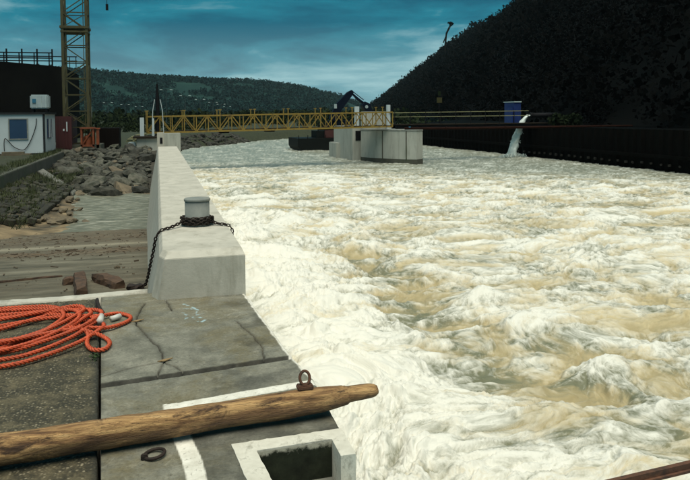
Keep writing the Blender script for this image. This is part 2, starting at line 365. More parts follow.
def grid_mesh(name, X, Y, Z, mt, attrs=None, keep=None, smooth=True, parent=None):
    r, c = X.shape; o0 = LOC.get(parent, Vector((0, 0, 0)))
    idx = np.arange(r*c).reshape(r, c)
    q = np.stack([idx[:-1, :-1], idx[:-1, 1:], idx[1:, 1:], idx[1:, :-1]], -1).reshape(-1, 4)
    if keep is not None: q = q[keep.reshape(-1)]
    me = bpy.data.meshes.new(name); me.vertices.add(r*c)
    me.vertices.foreach_set('co', np.stack([X-o0.x, Y-o0.y, Z-o0.z], -1).astype(np.float32).ravel())
    me.loops.add(q.size); me.loops.foreach_set('vertex_index', q.astype(np.int32).ravel())
    me.polygons.add(len(q)); me.polygons.foreach_set('loop_start', np.arange(0, q.size, 4, dtype=np.int32))
    me.update(calc_edges=True)
    if smooth: me.polygons.foreach_set('use_smooth', np.ones(len(q), bool))
    for k, v in (attrs or {}).items():
        a = me.attributes.new(k, 'FLOAT', 'POINT'); a.data.foreach_set('value', np.broadcast_to(v, (r, c)).astype(np.float32).ravel())
    me.materials.append(MATS[mt]); me.validate()
    return link(name, me, parent)
def soup(name, P, mt, n=3, parent=None):
    """P: (k*n,3) array of loose n-gons joined into one mesh"""
    k = len(P)//n; me = bpy.data.meshes.new(name); me.vertices.add(k*n); me.vertices.foreach_set('co', P.astype(np.float32).ravel())
    me.loops.add(k*n); me.loops.foreach_set('vertex_index', np.arange(k*n, dtype=np.int32))
    me.polygons.add(k); me.polygons.foreach_set('loop_start', np.arange(0, k*n, n, dtype=np.int32)); me.update(calc_edges=True)
    me.materials.append(MATS[mt]); return link(name, me, parent)
def rock_mesh(name, mt, seed, flat=.7, pts=25):
    rn = random.Random(seed); bm = bmesh.new()
    for _ in range(pts):
        v = Vector((rn.gauss(0, 1), rn.gauss(0, 1), rn.gauss(0, 1))).normalized()*rn.uniform(.42, .56)
        bm.verts.new((v.x*1.2, v.y*.9, v.z*flat))
    rs = bmesh.ops.convex_hull(bm, input=bm.verts)
    bmesh.ops.delete(bm, geom=[g for g in rs['geom_interior'] if isinstance(g, bmesh.types.BMVert)], context='VERTS')
    me = bpy.data.meshes.new(name); bm.to_mesh(me); bm.free(); me.materials.append(MATS[mt]); return me
def place(name, me, loc, rot, scl, parent=None):
    o = link(name, me, parent); p0 = LOC.get(parent, Vector((0, 0, 0)))
    o.location = Vector(loc)-p0; o.rotation_euler = rot; o.scale = scl if hasattr(scl, '__len__') else (scl,)*3; return o
def leaf_cloud(centers, radii, per, size, seed=0, zs=1.0, shell=.45):
    """random small quads through each crown's volume"""
    g = np.random.default_rng(seed); C = np.repeat(np.asarray(centers, float), per, 0); Rr = np.repeat(np.asarray(radii, float), per)
    n = len(C); d = g.normal(size=(n, 3)); d /= np.linalg.norm(d, axis=1)[:, None]
    rad = (shell+(1-shell)*g.random(n)**.6)*Rr; p = C+d*rad[:, None]*np.array([1, 1, zs])
    a = g.normal(size=(n, 3)); a /= np.linalg.norm(a, axis=1)[:, None]; b_ = np.cross(a, g.normal(size=(n, 3))); b_ /= np.linalg.norm(b_, axis=1)[:, None]
    s = (size*Rr*(.6+.8*g.random(n)))[:, None]
    return np.stack([p-a*s-b_*s*.6, p+a*s*.2-b_*s, p+a*s+b_*s*.5, p-a*s*.3+b_*s], 1).reshape(-1, 3)

# ================================================================== SETTING
# ------------------------------------------------------------------ river
th = np.concatenate([np.arange(-4, 43, .078), np.arange(43, 80, .9)])
th = np.radians(th); rr = np.linspace(3.2**-.55, 165**-.55, 780)**(-1/.55)
TH, RR = np.meshgrid(th, rr); WX = RR*np.sin(TH); WY = RR*np.cos(TH)
calm = sst(0, 16, WY-(43-.8*WX))
wx = WX+1.5*fbm(WX*.22, WY*.22, 3, 3); wy = WY+1.5*fbm(WX*.22+9, WY*.22+4, 5, 3)
wx += .35*fbm(wx*.9, wy*.9, 31, 3); wy += .35*fbm(wx*.9+3, wy*.9+8, 37, 3)
big = fbm(wx*.19, wy*.27, 11, 3)
swl = fbm(wx*.6, wy*.95, 15, 4, .5)
mid = billow(wx*.6, wy*.95, 23, 4)
sm = billow(wx*1.7, wy*2.5, 41, 4, .58)
fine = fbm(wx*4.5, wy*7.5, 53, 4, .65)
fl_x = wx+.12*fbm(wx*2.4, wy*2.4, 91, 3); fl_y = wy+.12*fbm(wx*2.4+5, wy*2.4+1, 97, 3)
amp = (1-calm)*np.clip(1.1-RR/80, .5, 1); nr = .5+.5*sst(7, 26, RR)
H_ = -1.8+amp*(.24*big+.2*swl+.14*nr*mid+nr*(.09*sm+.035*fine))+calm*(.12*fbm(WX*.5, WY*.9, 71, 4)+.05*fine+.05*sm)
# the boil along the quay and the long brown trough beside it
boil = np.exp(-(seg_dist(WX, WY, [(2.2, 24), (2.4, 14), (2.5, 9), (2.3, 5)])/1.4)**2)
tr = np.exp(-(seg_dist(wx, wy, [(5.4, 17.2), (4.8, 13.5), (4.35, 10.5), (4.5, 8.8), (5.0, 7.4)])/(.36+.02*WY))**2)
tr2 = np.exp(-(seg_dist(wx, wy, [(5.1, 10.6), (5.8, 9.2), (7.0, 7.8)])/.4)**2)
H_ += .22*boil*(.8+.35*sm)*sst(40, 20, WY) - .17*tr - .1*tr2
lo = fbm(wx*.3+7, wy*.5+3, 81, 3)
foam = .6+.42*lo+.42*swl+.32*mid+.3*sm+.6*fine
foam += .27*boil - .62*tr*(1-.45*sm) - .5*tr2 + .05*sst(26, 8, RR)
foam = foam*(1-calm)+calm*(.27+.3*mid+.55*fine+.35*swl+.2*sm)
silt = .4+.8*fbm(wx*.6+40, wy*1.0, 61, 5, .6)-.35*mid+.15*tr-.3*boil+.3*fine
river = grid_mesh('river', WX, WY, H_, 'river_water', {'foam': np.clip(foam, 0, 1.3), 'silt': np.clip(silt, 0, 1), 'calm': calm, 'flow_x': fl_x, 'flow_y': fl_y})
tag(river, kind='structure')

# ------------------------------------------------------------------ left bank ground (one sheet to the far hills)
gx = np.concatenate([-np.geomspace(8, 900, 50)[::-1], np.arange(-7.8, 1.3, .11), np.geomspace(1.4, 700, 60)])
gy = np.concatenate([np.arange(13, 46, .13), np.geomspace(46.2, 1500, 150)])
GX, GY = np.meshgrid(gx, gy)
def ground_z(X, Y):
    # terrace, bank slope, pool floor
    foot = np.interp(Y, [13, 18.6, 19.5, 27, 28.5, 60], [-2.6, -2.2, -1.95, -2.5, 0.2, .2])
    slope = np.where(X < -3.1, -.74-.4*(X+4.86)/1.76, np.where(X < foot, -1.14-.1*(X+3.1)/(foot+3.1), -1.24-.7*(X-foot)))
    z = np.where(X > -4.86, slope, -.2)
    rip = np.interp(Y, [26, 27.6, 42, 46], [-1.6, -1.25, -.3, -.25])
    z = np.where((Y > 26) & (X > -4.86), np.maximum(np.where(X < -3.2, z, -3), rip), z)
    z = np.where((X > -4.86) & (Y <= 26), np.maximum(z, -1.7), z)
    shore = np.interp(Y, [30, 46, 60, 75, 79.7, 86.5, 94.7, 104, 115, 121, 1500], [-.3, 1.0, 1.0, 2.5, 4.6, 8.6, 13.4, 20.8, 31, 60, 500])
    land = -.5+sst(0, 2.5, shore-X)*.25
    zz = np.where(X < shore, -1.9+np.minimum((shore-X)*.55, 1.5), -2.6)
    zz = np.minimum(zz, land)
    w = sst(42, 46, Y)
    z = np.where(X > .12, -3.2, z)
    return z*(1-w)+zz*w
GZ = ground_z(GX, GY); GZ = GZ+0*.04*fbm(GX*1.2, GY*1.2, 3, 4)*(GY < 60)
sand = sst(-3.45, -3.0, GX)*sst(-1.5, -1.9, GX)*sst(27.5, 25.5, GY)*(GX > -5)
sand = np.maximum(sand, sst(-4.9, -4.2, GX)*sst(20.4, 19.2, GY-.45*(GX+4.3))*(GX < -1.5))
sand = np.clip(sand*(.72+1.5*fbm(GX*1.6, GY*1.6, 19, 5)-.35*sst(20, 25, GY)), 0, 1)
grass = np.clip((GX < -4.86)*(.8+.5*fbm(GX*.5, GY*.5, 9, 3))*(GY < 45)+(GY > 48)*1.0, 0, 1)*(1-np.clip(sand, 0, 1))
GZ = GZ+.09*fbm(GX*1.2, GY*1.2, 3, 4)*(GY < 60)*(1-.6*np.clip(sand, 0, 1))
ground = grid_mesh('ground', GX, GY, GZ, 'bank_soil', {'sand': np.clip(sand, 0, 1), 'grass': grass}); tag(ground, kind='structure')

# pool behind the wall
px_, py_ = np.meshgrid(np.linspace(-6, .2, 120), np.linspace(14, 31, 260))
pool = grid_mesh('pool_water', px_, py_, -1.2+.018*fbm(px_*1.5, py_*3, 5, 4)+.012*fbm(px_*5, py_*8, 15, 3), 'pool_water'); tag(pool, kind='structure')

# slipway of silted concrete going down to the pool
ax, ay = np.meshgrid(np.arange(-7, .1, .035), np.concatenate([np.arange(6.9, 12, .03), np.arange(12, 19.6, .045)]))
az = np.interp(ay, [6.9, 8.9, 10, 12, 14, 16, 18.7, 19.6], [-.3, -.35, -.42, -.6, -.75, -.95, -1.21, -1.5])
ayw = ay-.045*(ax+1)+.25*fbm(ax*.5, ay*.3, 2, 3)
deb = np.maximum.reduce([np.exp(-((ayw-12.9)/.5)**2), np.exp(-((ayw-16.4)/1.1)**2)*.75, .45*np.exp(-((ayw-18.2)/.5)**2), .25*np.exp(-((ayw-9.2)/.6)**2)])
deb = np.maximum(deb, .55*sst(13, 15.5, ayw))
pale = np.clip(.6*np.exp(-((ayw-14.1)/.3)**2)+.5*np.exp(-((ayw-11.6)/.12)**2)*sst(.0, .5, fbm(ax, ay*2, 8, 3)+.25)+.4*np.exp(-((ayw-10.6)/.2)**2)*sst(.1, .5, fbm(ax, ay, 18, 3)+.1), 0, 1)
gro = np.exp(-(np.abs((ayw*1.15+.03*fbm(ax*2, ay, 4, 2)) % 1-.5)/.03)**2)
az = az+.03*deb*(.5+fbm(ax*3, ay*4, 6, 4))+.008*fbm(ax*6, ay*9, 7, 3)-.012*gro
slip = grid_mesh('slipway', ax, ay, az, 'slipway', {'debris': np.clip(deb, 0, 1), 'pale': pale}); tag(slip, kind='structure')
def slip_z(x, y): return float(np.interp(y, [6.9, 8.9, 10, 12, 14, 16, 18.7, 19.6], [-.3, -.35, -.42, -.6, -.75, -.95, -1.21, -1.5]))
cm = MB(); rn = random.Random(5)
for i in range(1000):
    yb, sdv = rn.choice([(12.9, .4), (16.4, .9), (12.9, .4), (9.4, .7), (14.8, 1.8)]); x = rn.uniform(-4.6, -.3); y = rn.gauss(yb, sdv)+.045*(x+1)
    if not 7.3 < y < 18.5: continue
    z = slip_z(x, y)+.014; s_ = .004+.02*rn.random()**3; s_ *= (1 if y < 11 else 1.5); t = rn.uniform(0, math.pi); l = s_*rn.choice([1, 1, 2.5])
    cm.bar((x-math.cos(t)*l, y-math.sin(t)*l*.6, z), (x+math.cos(t)*l, y+math.sin(t)*l*.6, z+rn.uniform(0, .012)), s_*.8, s_*.5)
deb_o = cm.build('driftwood_litter', 'debris'); tag(deb_o, 'brown wood chips and leaf litter washed across the grey slipway', 'litter', kind='stuff')

# ------------------------------------------------------------------ quay platform
def edge_x(Y): return np.interp(Y, [-3, 3.17, 3.56, 4.36, 4.89, 6.62, 8], [.86, .9, .935, .95, .89, .79, .79])
def left_x(Y): return -.38-.073*(Y-4.6)
qb = MB(); ys = [-3, 2, 3.17, 3.56, 4.36, 4.89, 6.62, 6.95]
poly = [(-7, -3)]+[(float(edge_x(y))-.012, y) for y in ys]+[(-7, 6.95)]
qb.loft([[(x, y, z) for x, y in poly] for z in (-4, -.24)])
quay = qb.build('quay_platform', 'concrete_quay'); tag(quay, kind='structure')
joint = lambda X: 4.61+.14*(X+.38)
CR = [([(-.14, 6.56), (-.18, 6.27), (-.2, 5.89), (-.13, 5.66), (-.08, 5.46), (-.01, 5.25), (.005, 5.1), (.01, 4.94), (.09, 4.82), (.15, 4.68)], .009),
      ([(-.38, 4.78), (-.21, 4.88), (-.08, 4.92), (.01, 4.94)], .007), ([(.01, 4.94), (-.03, 4.67)], .007),
      ([(.04, 6.69), (.09, 6.22)], .008), ([(.6, 5.75), (.62, 5.64), (.69, 5.3), (.71, 5.06), (.69, 4.76)], .008)]
def slab(name, y0, y1, skew0, skew1, hole=None, step=.0065):
    nx = int(1.3/step); ny = int((y1-y0)/step)
    u, v = np.meshgrid(np.linspace(0, 1, nx), np.linspace(0, 1, ny))
    Yc = y0+(y1-y0)*v
    X = left_x(Yc)*(1-u)+edge_x(Yc)*u+.004*fbm(Yc*9, u*0, 3, 3)*(u > .5)*u
    Y = Yc+skew0*.14*(X+.38)*(1-v)+skew1*.14*(X+.38)*v
    X0 = left_x(Y)*(1-u)+edge_x(Y)*u; X = X0+.006*fbm(Y*8, Y*0, 3, 3)*u
    Z = .004*fbm(X*2, Y*2, 9, 4)+.0025*fbm(X*14, Y*14, 19, 3)+.0016*fbm(X*45, Y*45, 29, 2)
    dirt = .0*X
    for pts, w in CR:
        wob = .014*fbm(X*7, Y*7, 77, 3); d = seg_dist(X+wob, Y+wob*.7, pts)
        ww = w*(.75+.5*fbm(X*5, Y*5, 4, 2)); k = 1-sst(ww*.35, ww*1.1, d); Z = Z-.022*k; dirt = np.maximum(dirt, k)
        dirt = np.maximum(dirt, .35*np.exp(-(d/(w*3))**2))
    dj = np.abs(Y-joint(X)); dirt = np.maximum(dirt, np.exp(-(dj/(.043+.012*fbm(X*9, Y*0, 6, 3)))**6)); 
    dirt = np.maximum(dirt, .5*np.exp(-((X-left_x(Y))/.03)**2)*sst(.0, .3, fbm(X*6, Y*6, 5, 3)+.2))
    # patches of damp dark grime, worn with the quay
    wear = sst(.0, .35, fbm(X*1.7, Y*1.7, 66, 5, .6)); dirt = np.maximum(dirt, .5*wear*sst(-.1, .5, X)*sst(6.9, 5.9, Y))
    dirt = np.maximum(dirt, (.3+.3*sst(-.3, .4, fbm(X*5, Y*5, 12, 4)))*sst(4.3, 4.05, Y)*sst(.05, .2, X)+.22*wear)
    wv = .012*fbm(X*9, Y*9, 88, 4)
    paint = 1-sst(.028, .042, edge_x(Y)-X+wv*1.2)
    paint *= (Y > 4.36)
    s1 = (1-sst(.043, .05, np.abs(Y+wv*.5-(4.145+.16*(X-.04)))))*(X > .03+wv)
    cx2 = .04+.1*sst(4.2, 3.2, Y)*1.0
    s2 = (1-sst(.043, .05, np.abs(X+wv*.5-cx2-.01)))*(Y < 4.2)
    paint = np.maximum(paint, np.maximum(s1, s2))
    # worn white rim of the niche
    if hole:
        hx0, hx1, hy0, hy1 = hole
        hl = hx0+.11*(hy1-Y)
        ins = (X > hl-.088) & (Y < hy1+.1+.04*(X-hx0)) & (Y > 2.4)
        rim = ins*sst(0, .012, X-(hl-.088)+wv)*sst(0, .012, hy1+.1+.04*(X-hx0)-Y+wv)
        paint = np.maximum(paint, rim)
    chalk = np.maximum.reduce([1-sst(.008, .016, seg_dist(X, Y, p)) for p in (
        [(.2, 6.42), (.24, 6.36), (.2, 6.28), (.26, 6.24)], [(.27, 6.3), (.31, 6.2), (.3, 6.05), (.36, 6.1)], [(.18, 6.15), (.22, 6.05), (.2, 5.93)], [(.31, 5.98), (.36, 5.88), (.32, 5.82)], [(.26, 6.0), (.29, 5.85)])])
    chalk = chalk*sst(-.15, .25, fbm(X*16, Y*16, 44, 3))*.8
    e_ = edge_x(Y)-X; Z = Z-.02*np.exp(-(e_/.014)**2)
    ej = np.minimum(np.abs(Y-y0), np.abs(Y-y1)); 
    # skirts
    dr = np.zeros_like(Z); dr[0, :] = dr[-1, :] = 1; dr[:, 0] = dr[:, -1] = 1
    ch = np.zeros_like(Z); ch[1, :] = ch[-2, :] = 1; Z = Z-.006*ch*(.5+fbm(X*20, Y*20, 8, 2)); Z = np.where(dr > 0, -.235, Z)
    keep = None
    if hole:
        hl = hx0+.11*(hy1-Y)
        inh = (X > hl) & (Y < hy1+.04*(X-hx0)) & ((X < hx1) | (Y < 3.3)) & (Y > 2.4)
        keep = ~inh[:-1, :-1]
    o = grid_mesh(name, X, Y, Z, 'slab', {'dirt': np.clip(dirt, 0, 1), 'paint': np.clip(paint, 0, 1), 'chalk': chalk}, keep, True, quay)
    return o
slab('concrete_slab', 4.635, 6.93, 1, 0)
HOLE = (.44, .855, 2.4, 3.48)
slab('concrete_slab', 1.6, 4.575, 0, 1, HOLE)
MB().add([(-.38, 4.56, -.035), (.87, 4.735, -.035), (.87, 4.84, -.035), (-.38, 4.66, -.035), (-.38, 4.56, -.23), (.87, 4.735, -.23), (.87, 4.84, -.23), (-.38, 4.66, -.23)], [(0, 1, 2, 3), (0, 4, 5, 1), (2, 6, 7, 3), (1, 5, 6, 2), (3, 7, 4, 0)]).build('joint_filler', 'black_rubber', quay)
def prism(pts, z0, z1): return MB().loft([[(x, y, z) for x, y in pts] for z in (z0, z1)])
hb = lambda x: 3.48+.04*(x-.44); hl_ = lambda y: .44+.11*(3.48-y)
def ragged(a, b_, n, amp, seed):
    return [(a[0]+(b_[0]-a[0])*k/n+amp*(mnoise.noise(Vector((k*.45, seed, 0)))), a[1]+(b_[1]-a[1])*k/n+amp*(mnoise.noise(Vector((k*.45, seed, 5))))) for k in range(n+1)]
rim = ragged((.44, 2.4), (.338, hb(.34)+.1), 44, .008, 3)+ragged((.35, hb(.35)+.1), (.93, hb(.93)+.098), 34, .008, 2)+ragged((.931, 3.54), (.928, 3.3), 8, .004, 7)+[(.85, 3.3)]+ragged((.85, hb(.85)-.008), (.455, hb(.45)-.01), 26, .005, 1)+ragged((.455, hb(.45)-.03), (.565, 2.4), 40, .005, 4)
prism(rim, -.234, .006).build('niche_rim', 'rim_white', quay)
MB().add([(.456, hb(.456)-.018, 0), (.848, hb(.848)-.018, 0), (.848, hb(.848)-.018, -.2), (.456, hb(.456)-.018, -.2)], [(0, 1, 2, 3)]).build('niche_algae', 'niche_algae', quay)
fl = MB().box(.42, .9, 2.4, 3.52, -.238, -.19); fl.build('niche_floor', 'concrete_quay', quay)
MB().box(.845, .915, 2.4, 3.29, -.23, -.145).build('niche_sill', 'rim_white', quay, bevel=.01)
# aggregate panel
X, Y = np.meshgrid(np.linspace(0, 1, 260), np.linspace(1.2, 6.86, 700)); XL = left_x(Y)-.006+.01*fbm(Y*5, Y*0, 6, 3)
X = -2.6+(XL+2.6)*X**.7
Z = -.004+.006*fbm(X*3, Y*3, 4, 4)+.004*fbm(X*30, Y*30, 14, 3)
dirt = np.exp(-((XL-X)/.04)**2)*.9; Z = Z-.012*np.exp(-((XL-X)/.012)**2)
Z[0, :] = Z[-1, :] = -.235; Z[:, 0] = Z[:, -1] = -.235
grid_mesh('aggregate_panel', X, Y, Z, 'aggregate', {'dirt': np.clip(dirt, 0, 1)}, None, True, quay)
MB().box(-7, -2.62, 1.2, 6.86, -.238, -.006).build('aggregate_panel', 'concrete_quay', quay)
# white kerb along the far edge of the platform
X, Y = np.meshgrid(np.linspace(-7, -.12, 900), np.linspace(0, 1, 14)); yb = np.interp(X, [-7, -.78, -.1], [6.9, 6.9, 6.97])
u = Y.copy(); Y = yb-.05+.16*u+.012*fbm(X*6, X*0, 5, 4)*np.sign(u-.5); Z = .014+.005*fbm(X*9, Y*9, 8, 3); Z[0, :] = Z[-1, :] = -.3; Z[1, :] -= .006; Z[-2, :] -= .012
grid_mesh('kerb', X, Y, Z, 'kerb_concrete', None, None, True, quay)
MB().box(-7, .86, -3, 1.19, -.238, -.003).build('concrete_slab', 'concrete_quay', quay)

# ------------------------------------------------------------------ right bank, hill
FOOT = [(33, -60), (33, 20), (35, 45), (61, 142), (131, 403), (261, 888), (320, 1108)]
FN = [(1, 0), (1, 0), (.99, -.1), (.966, -.259), (.966, -.259), (.966, -.259), (.966, -.259)]
fl_len = np.concatenate([[0], np.cumsum([math.dist(FOOT[i], FOOT[i+1]) for i in range(6)])])
def hill_pt(u, v):
    fx = np.interp(u, fl_len, [p[0] for p in FOOT]); fy = np.interp(u, fl_len, [p[1] for p in FOOT])
    nx = np.interp(u, fl_len, [p[0] for p in FN]); ny = np.interp(u, fl_len, [p[1] for p in FN])
    p = 62.0; s_ = np.interp(u, [0, 150, 500, 760, 1000, 1180], [.86, .86, .84, .78, .45, .12])
    vv = np.where(v < p, v, p+(1-np.exp(-(v-p)/14))*10-(np.maximum(v-p-25, 0))*.7)
    z = .6+s_*np.maximum(vv, 0)*(1+.1*fbm(u*.012, v*.03, 5, 3))+1.5*fbm(u*.04, v*.06, 9, 3)*sst(0, 20, v)
    return fx+nx*v, fy+ny*v, z
uu, vv = np.meshgrid(np.concatenate([np.linspace(0, 400, 120), np.linspace(405, fl_len[-1], 110)]), np.concatenate([[-.6], np.linspace(0, 120, 60)]))
hx, hy, hz = hill_pt(uu, vv)
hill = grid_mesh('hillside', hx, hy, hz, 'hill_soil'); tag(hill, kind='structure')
rb = MB().add([(29.1, -60, .6), (38, -60, .6), (38, 46, .6), (70, 150, .6), (140, 410, .6), (330, 1110, .6), (180, 600, .6), (60, 130, .6), (29.1, 76, .6)], [tuple(range(9))])
rb.add([(29.1, 76, .6), (60, 130, .6), (60, 130, -4), (29.1, 76, -4)], [(0, 1, 2, 3)])
tag(rb.build('bank_terrace', 'hill_soil'), kind='structure')
g = np.random.default_rng(3); cs = []; rd = []
for k in range(11500):
    u = fl_len[-1]*g.random()**1.5; v = -1+84*g.random()
    rad = (1.2+2.2*g.random()**2.2)*(1+.35*(u > 500)); cs.append((u, v, rad))
cs = np.array(cs); near = cs[:, 0] < 200; x, y, z = hill_pt(cs[:, 0], cs[:, 1]); cen = np.stack([x, y, z+cs[:, 2]*.8+2.2*np.maximum(g.random(len(cs))-.6, 0)], 1)
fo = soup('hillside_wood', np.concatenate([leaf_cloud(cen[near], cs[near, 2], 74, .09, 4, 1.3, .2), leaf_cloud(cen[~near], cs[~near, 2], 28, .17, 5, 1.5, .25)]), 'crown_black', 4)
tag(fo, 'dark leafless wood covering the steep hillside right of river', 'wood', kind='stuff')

# ------------------------------------------------------------------ far hill on the left
RL = [(-900, 500, 62), (-400, 820, 60), (-239, 900, 62), (-160, 1000, 66), (-93, 1050, 66.5), (-9, 1100, 61), (60, 1130, 60), (148, 1150, 58), (220, 1180, 53), (295, 1200, 39), (364, 1250, 20), (460, 1300, -3)]
t_ = np.linspace(0, 11, 240); rx = np.interp(t_, range(12), [p[0] for p in RL]); ry = np.interp(t_, range(12), [p[1] for p in RL]); rz = np.interp(t_, range(12), [p[2] for p in RL])
w = np.concatenate([np.linspace(0, 1, 46), np.linspace(1.03, 1.5, 8)])
Wg, T = np.meshgrid(w, np.arange(240)); bx = rx[T]; by = ry[T]; bz = rz[T]
d_ = np.hypot(bx, by); k = 1-(1-Wg)*430/d_
fx_, fy_ = bx*k, by*k
prof = np.where(Wg < 1, np.sin(np.clip(Wg, 0, 1)*math.pi/2)**1.25, 1-(Wg-1)*1.2)
fz_ = -.6+(bz+.6-4)*prof*(1+.05*fbm(fx_*.01, fy_*.01, 3, 3)*(Wg < .95))
fh = grid_mesh('far_hill', fx_, fy_, fz_, 'meadow'); tag(fh, kind='structure')
g = np.random.default_rng(8); cen = []; rad = []
for k in range(9000):
    a = g.random()*238; ww = 1-g.random()**1.1*.97; i = int(a); j = min(np.searchsorted(w, ww), 45)
    p = np.array([fx_[i, j], fy_[i, j], fz_[i, j]])+np.array([g.normal(0, 6), g.normal(0, 6), 0])
    m_ = fbm(p[0]*.012, p[1]*.02, 33, 3)
    if m_ > .12 and ww > .25 and ww < .97: continue
    r_ = g.uniform(2.2, 4.6); cen.append(p+[0, 0, r_*.6]); rad.append(r_)
ff_ = soup('far_wood', leaf_cloud(cen, rad, 22, .26, 9, .95), 'crown_far', 4); tag(ff_, 'hazy green woods over the long far hill behind the bridge', 'wood', kind='stuff')
cen = []; rad = []
for k in range(700):
    y = 150+g.random()**1.5*420; sh = np.interp(y, [115, 121, 600], [31, 60, 260]); x = -60+g.random()*(min(sh, 130)+45)
    r_ = g.uniform(1.2, 2.8)*(1+.5*(y > 300)); cen.append((x, y, -.4+r_*.5)); rad.append(r_)
for k in range(260):
    y = 92+g.random()*60; x = g.uniform(-30, 3+(y-92)*.3); cen.append((x, y, -.2)); rad.append(g.uniform(.3, 1.0))
for k in range(120):
    y = 118+g.random()*14; x = g.uniform(26, 60); cen.append((x, y, -1+.4)); rad.append(g.uniform(.6, 1.4))
sh_ = soup('riverside_thicket', leaf_cloud(cen, rad, 60, .16, 12, .8), 'crown_olive', 4); tag(sh_, 'olive thicket on the flat far bank behind the yellow bridge', 'thicket', kind='stuff')

# ------------------------------------------------------------------ riprap, pitched stones
rk = [rock_mesh('stone', 'rock', 100+i, random.Random(i).uniform(.5, .8)) for i in range(9)]
rkt = [rock_mesh('stone', 'rock_tan', 200+i, .6) for i in range(3)]
rip = MB().add([(-4.8, 26.8, -1.6), (-.3, 26.8, -1.6), (-.3, 43.5, -.5), (-4.8, 43.5, -.5)], [(0, 1, 2, 3)]).build('riprap_bank', 'bank_soil'); tag(rip, kind='structure')
rn = random.Random(21); cnt = 0; spots = []
for t in range(6000):
    y = 27.0+16.2*rn.random(); x = rn.uniform(-4.7, -.45)
    if y < 29 and x < -3.1: continue
    s_ = (.27+.75*rn.random()**1.8)*(1.15 if y < 34 else .95)
    if any((x-a)**2+((y-b_)*.8)**2 < (.36*(s_+c))**2 for a, b_, c in spots): continue
    spots.append((x, y, s_))
    if len(spots) >= 298: break
for x, y, s_ in spots:
    z = float(np.interp(y, [26, 27.6, 42, 46], [-1.6, -1.25, -.3, -.25]))+.12*s_
    me = rn.choice(rkt) if (rn.random() < .09 or (y < 28.3 and rn.random() < .5)) else rn.choice(rk)
    place('stone', me, (x, y, z), (rn.uniform(-.5, .5), rn.uniform(-.5, .5), rn.uniform(0, 6.3)), (s_*1.05, s_, s_*rn.uniform(.8, 1.15)), rip)
def rock_soup(name, pts, mt, label, seed):
    rn = random.Random(seed); mb = MB(); src = [rk[i] for i in range(5)]
    for x, y, z, s_ in pts:
        me = rn.choice(src); M_ = Matrix.LocRotScale(Vector((x, y, z)), Matrix.Rotation(rn.uniform(0, 6.3), 3, 'Z') @ Matrix.Rotation(rn.uniform(-.6, .6), 3, 'X'), Vector((s_,)*3))
        mb.add([M_ @ v.co for v in me.vertices], [tuple(p.vertices) for p in me.polygons])
    return tag(mb.build(name, mt), label, 'rubble', kind='stuff')
rock_soup('small_rubble', [(x_, y_, float(np.interp(y_, [26, 27.6, 42, 46], [-1.6, -1.25, -.3, -.25]))+.03, rn.uniform(.12, .3)) for x_, y_ in [(rn.uniform(-4.8, -.4), rn.uniform(27.2, 44.5)) for _ in range(700)]], 'rock', 'small broken stones filling the gaps of the riprap bank', 3)
rock_soup('shore_rubble', [(float(np.interp(y_, [46, 60, 75, 79.7, 86.5, 94.7], [1, 1, 2.5, 4.6, 8.6, 13.4]))-o_, y_, -1.85+o_*.5, rn.uniform(.35, 1.0)) for y_, o_ in [(rn.uniform(50, 92), rn.uniform(-.2, 2.4)) for _ in range(420)]], 'rock', 'grey rubble along the waterline beyond the bridge abutment', 4)
pit = MB().add([(-4.95, 17, -.72), (-4.95, 30, -.72), (-3.0, 27, -1.22), (-3.1, 19, -1.2)], [(3, 2, 1, 0)]).build('stone_pitching', 'bank_soil'); tag(pit, kind='structure')
def block_mesh(seed):
    rn = random.Random(seed); mb = MB().box(-.5, .5, -.5, .5, -.5, .5)
    me = bpy.data.meshes.new('stone'); me.from_pydata([tuple(c*rn.uniform(.8, 1.08) for c in v) for v in mb.v], [], mb.f)
    bm = bmesh.new(); bm.from_mesh(me); bmesh.ops.bevel(bm, geom=list(bm.edges), offset=.1, segments=1, affect='EDGES'); bm.to_mesh(me); bm.free()
    me.materials.append(MATS['pitch_stone']); return me
blk = [block_mesh(i) for i in range(6)]
for r_ in range(8):
    t = (r_+.5)/8; x0 = -4.85+t*1.75; z0 = -.62-t*.42; y = 18.2+t*1.0+rn.random()*.3
    while y < 29-.8*t:
        l = rn.uniform(.18, .7)
        if rn.random() > .07: place('stone', rn.choice(blk), (x0+rn.uniform(-.04, .04), y+l/2, z0+rn.uniform(-.04, .02)), (rn.uniform(-.08, .08), .24+rn.uniform(-.1, .1), rn.uniform(-.1, .1)), (rn.uniform(.19, .25), l*.96, .17), pit)
        y += l
for k in range(54):     # pale cobbles along the sand
    t = k/54; x = -4.3+2.2*t+rn.uniform(-.2, .2); y = (19.9+.7*t+rn.uniform(-.3, .4)) if k % 3 else rn.uniform(20, 26.5); x = x if k % 3 else rn.uniform(-3.1, -2.3); s_ = .1+.3*rn.random()**1.6
    place('stone', rn.choice(rkt), (x, y, float(ground_z(np.array(x), np.array(y)))+.05), (rn.uniform(-.4, .4), rn.uniform(-.4, .4), rn.uniform(0, 6)), s_, pit)
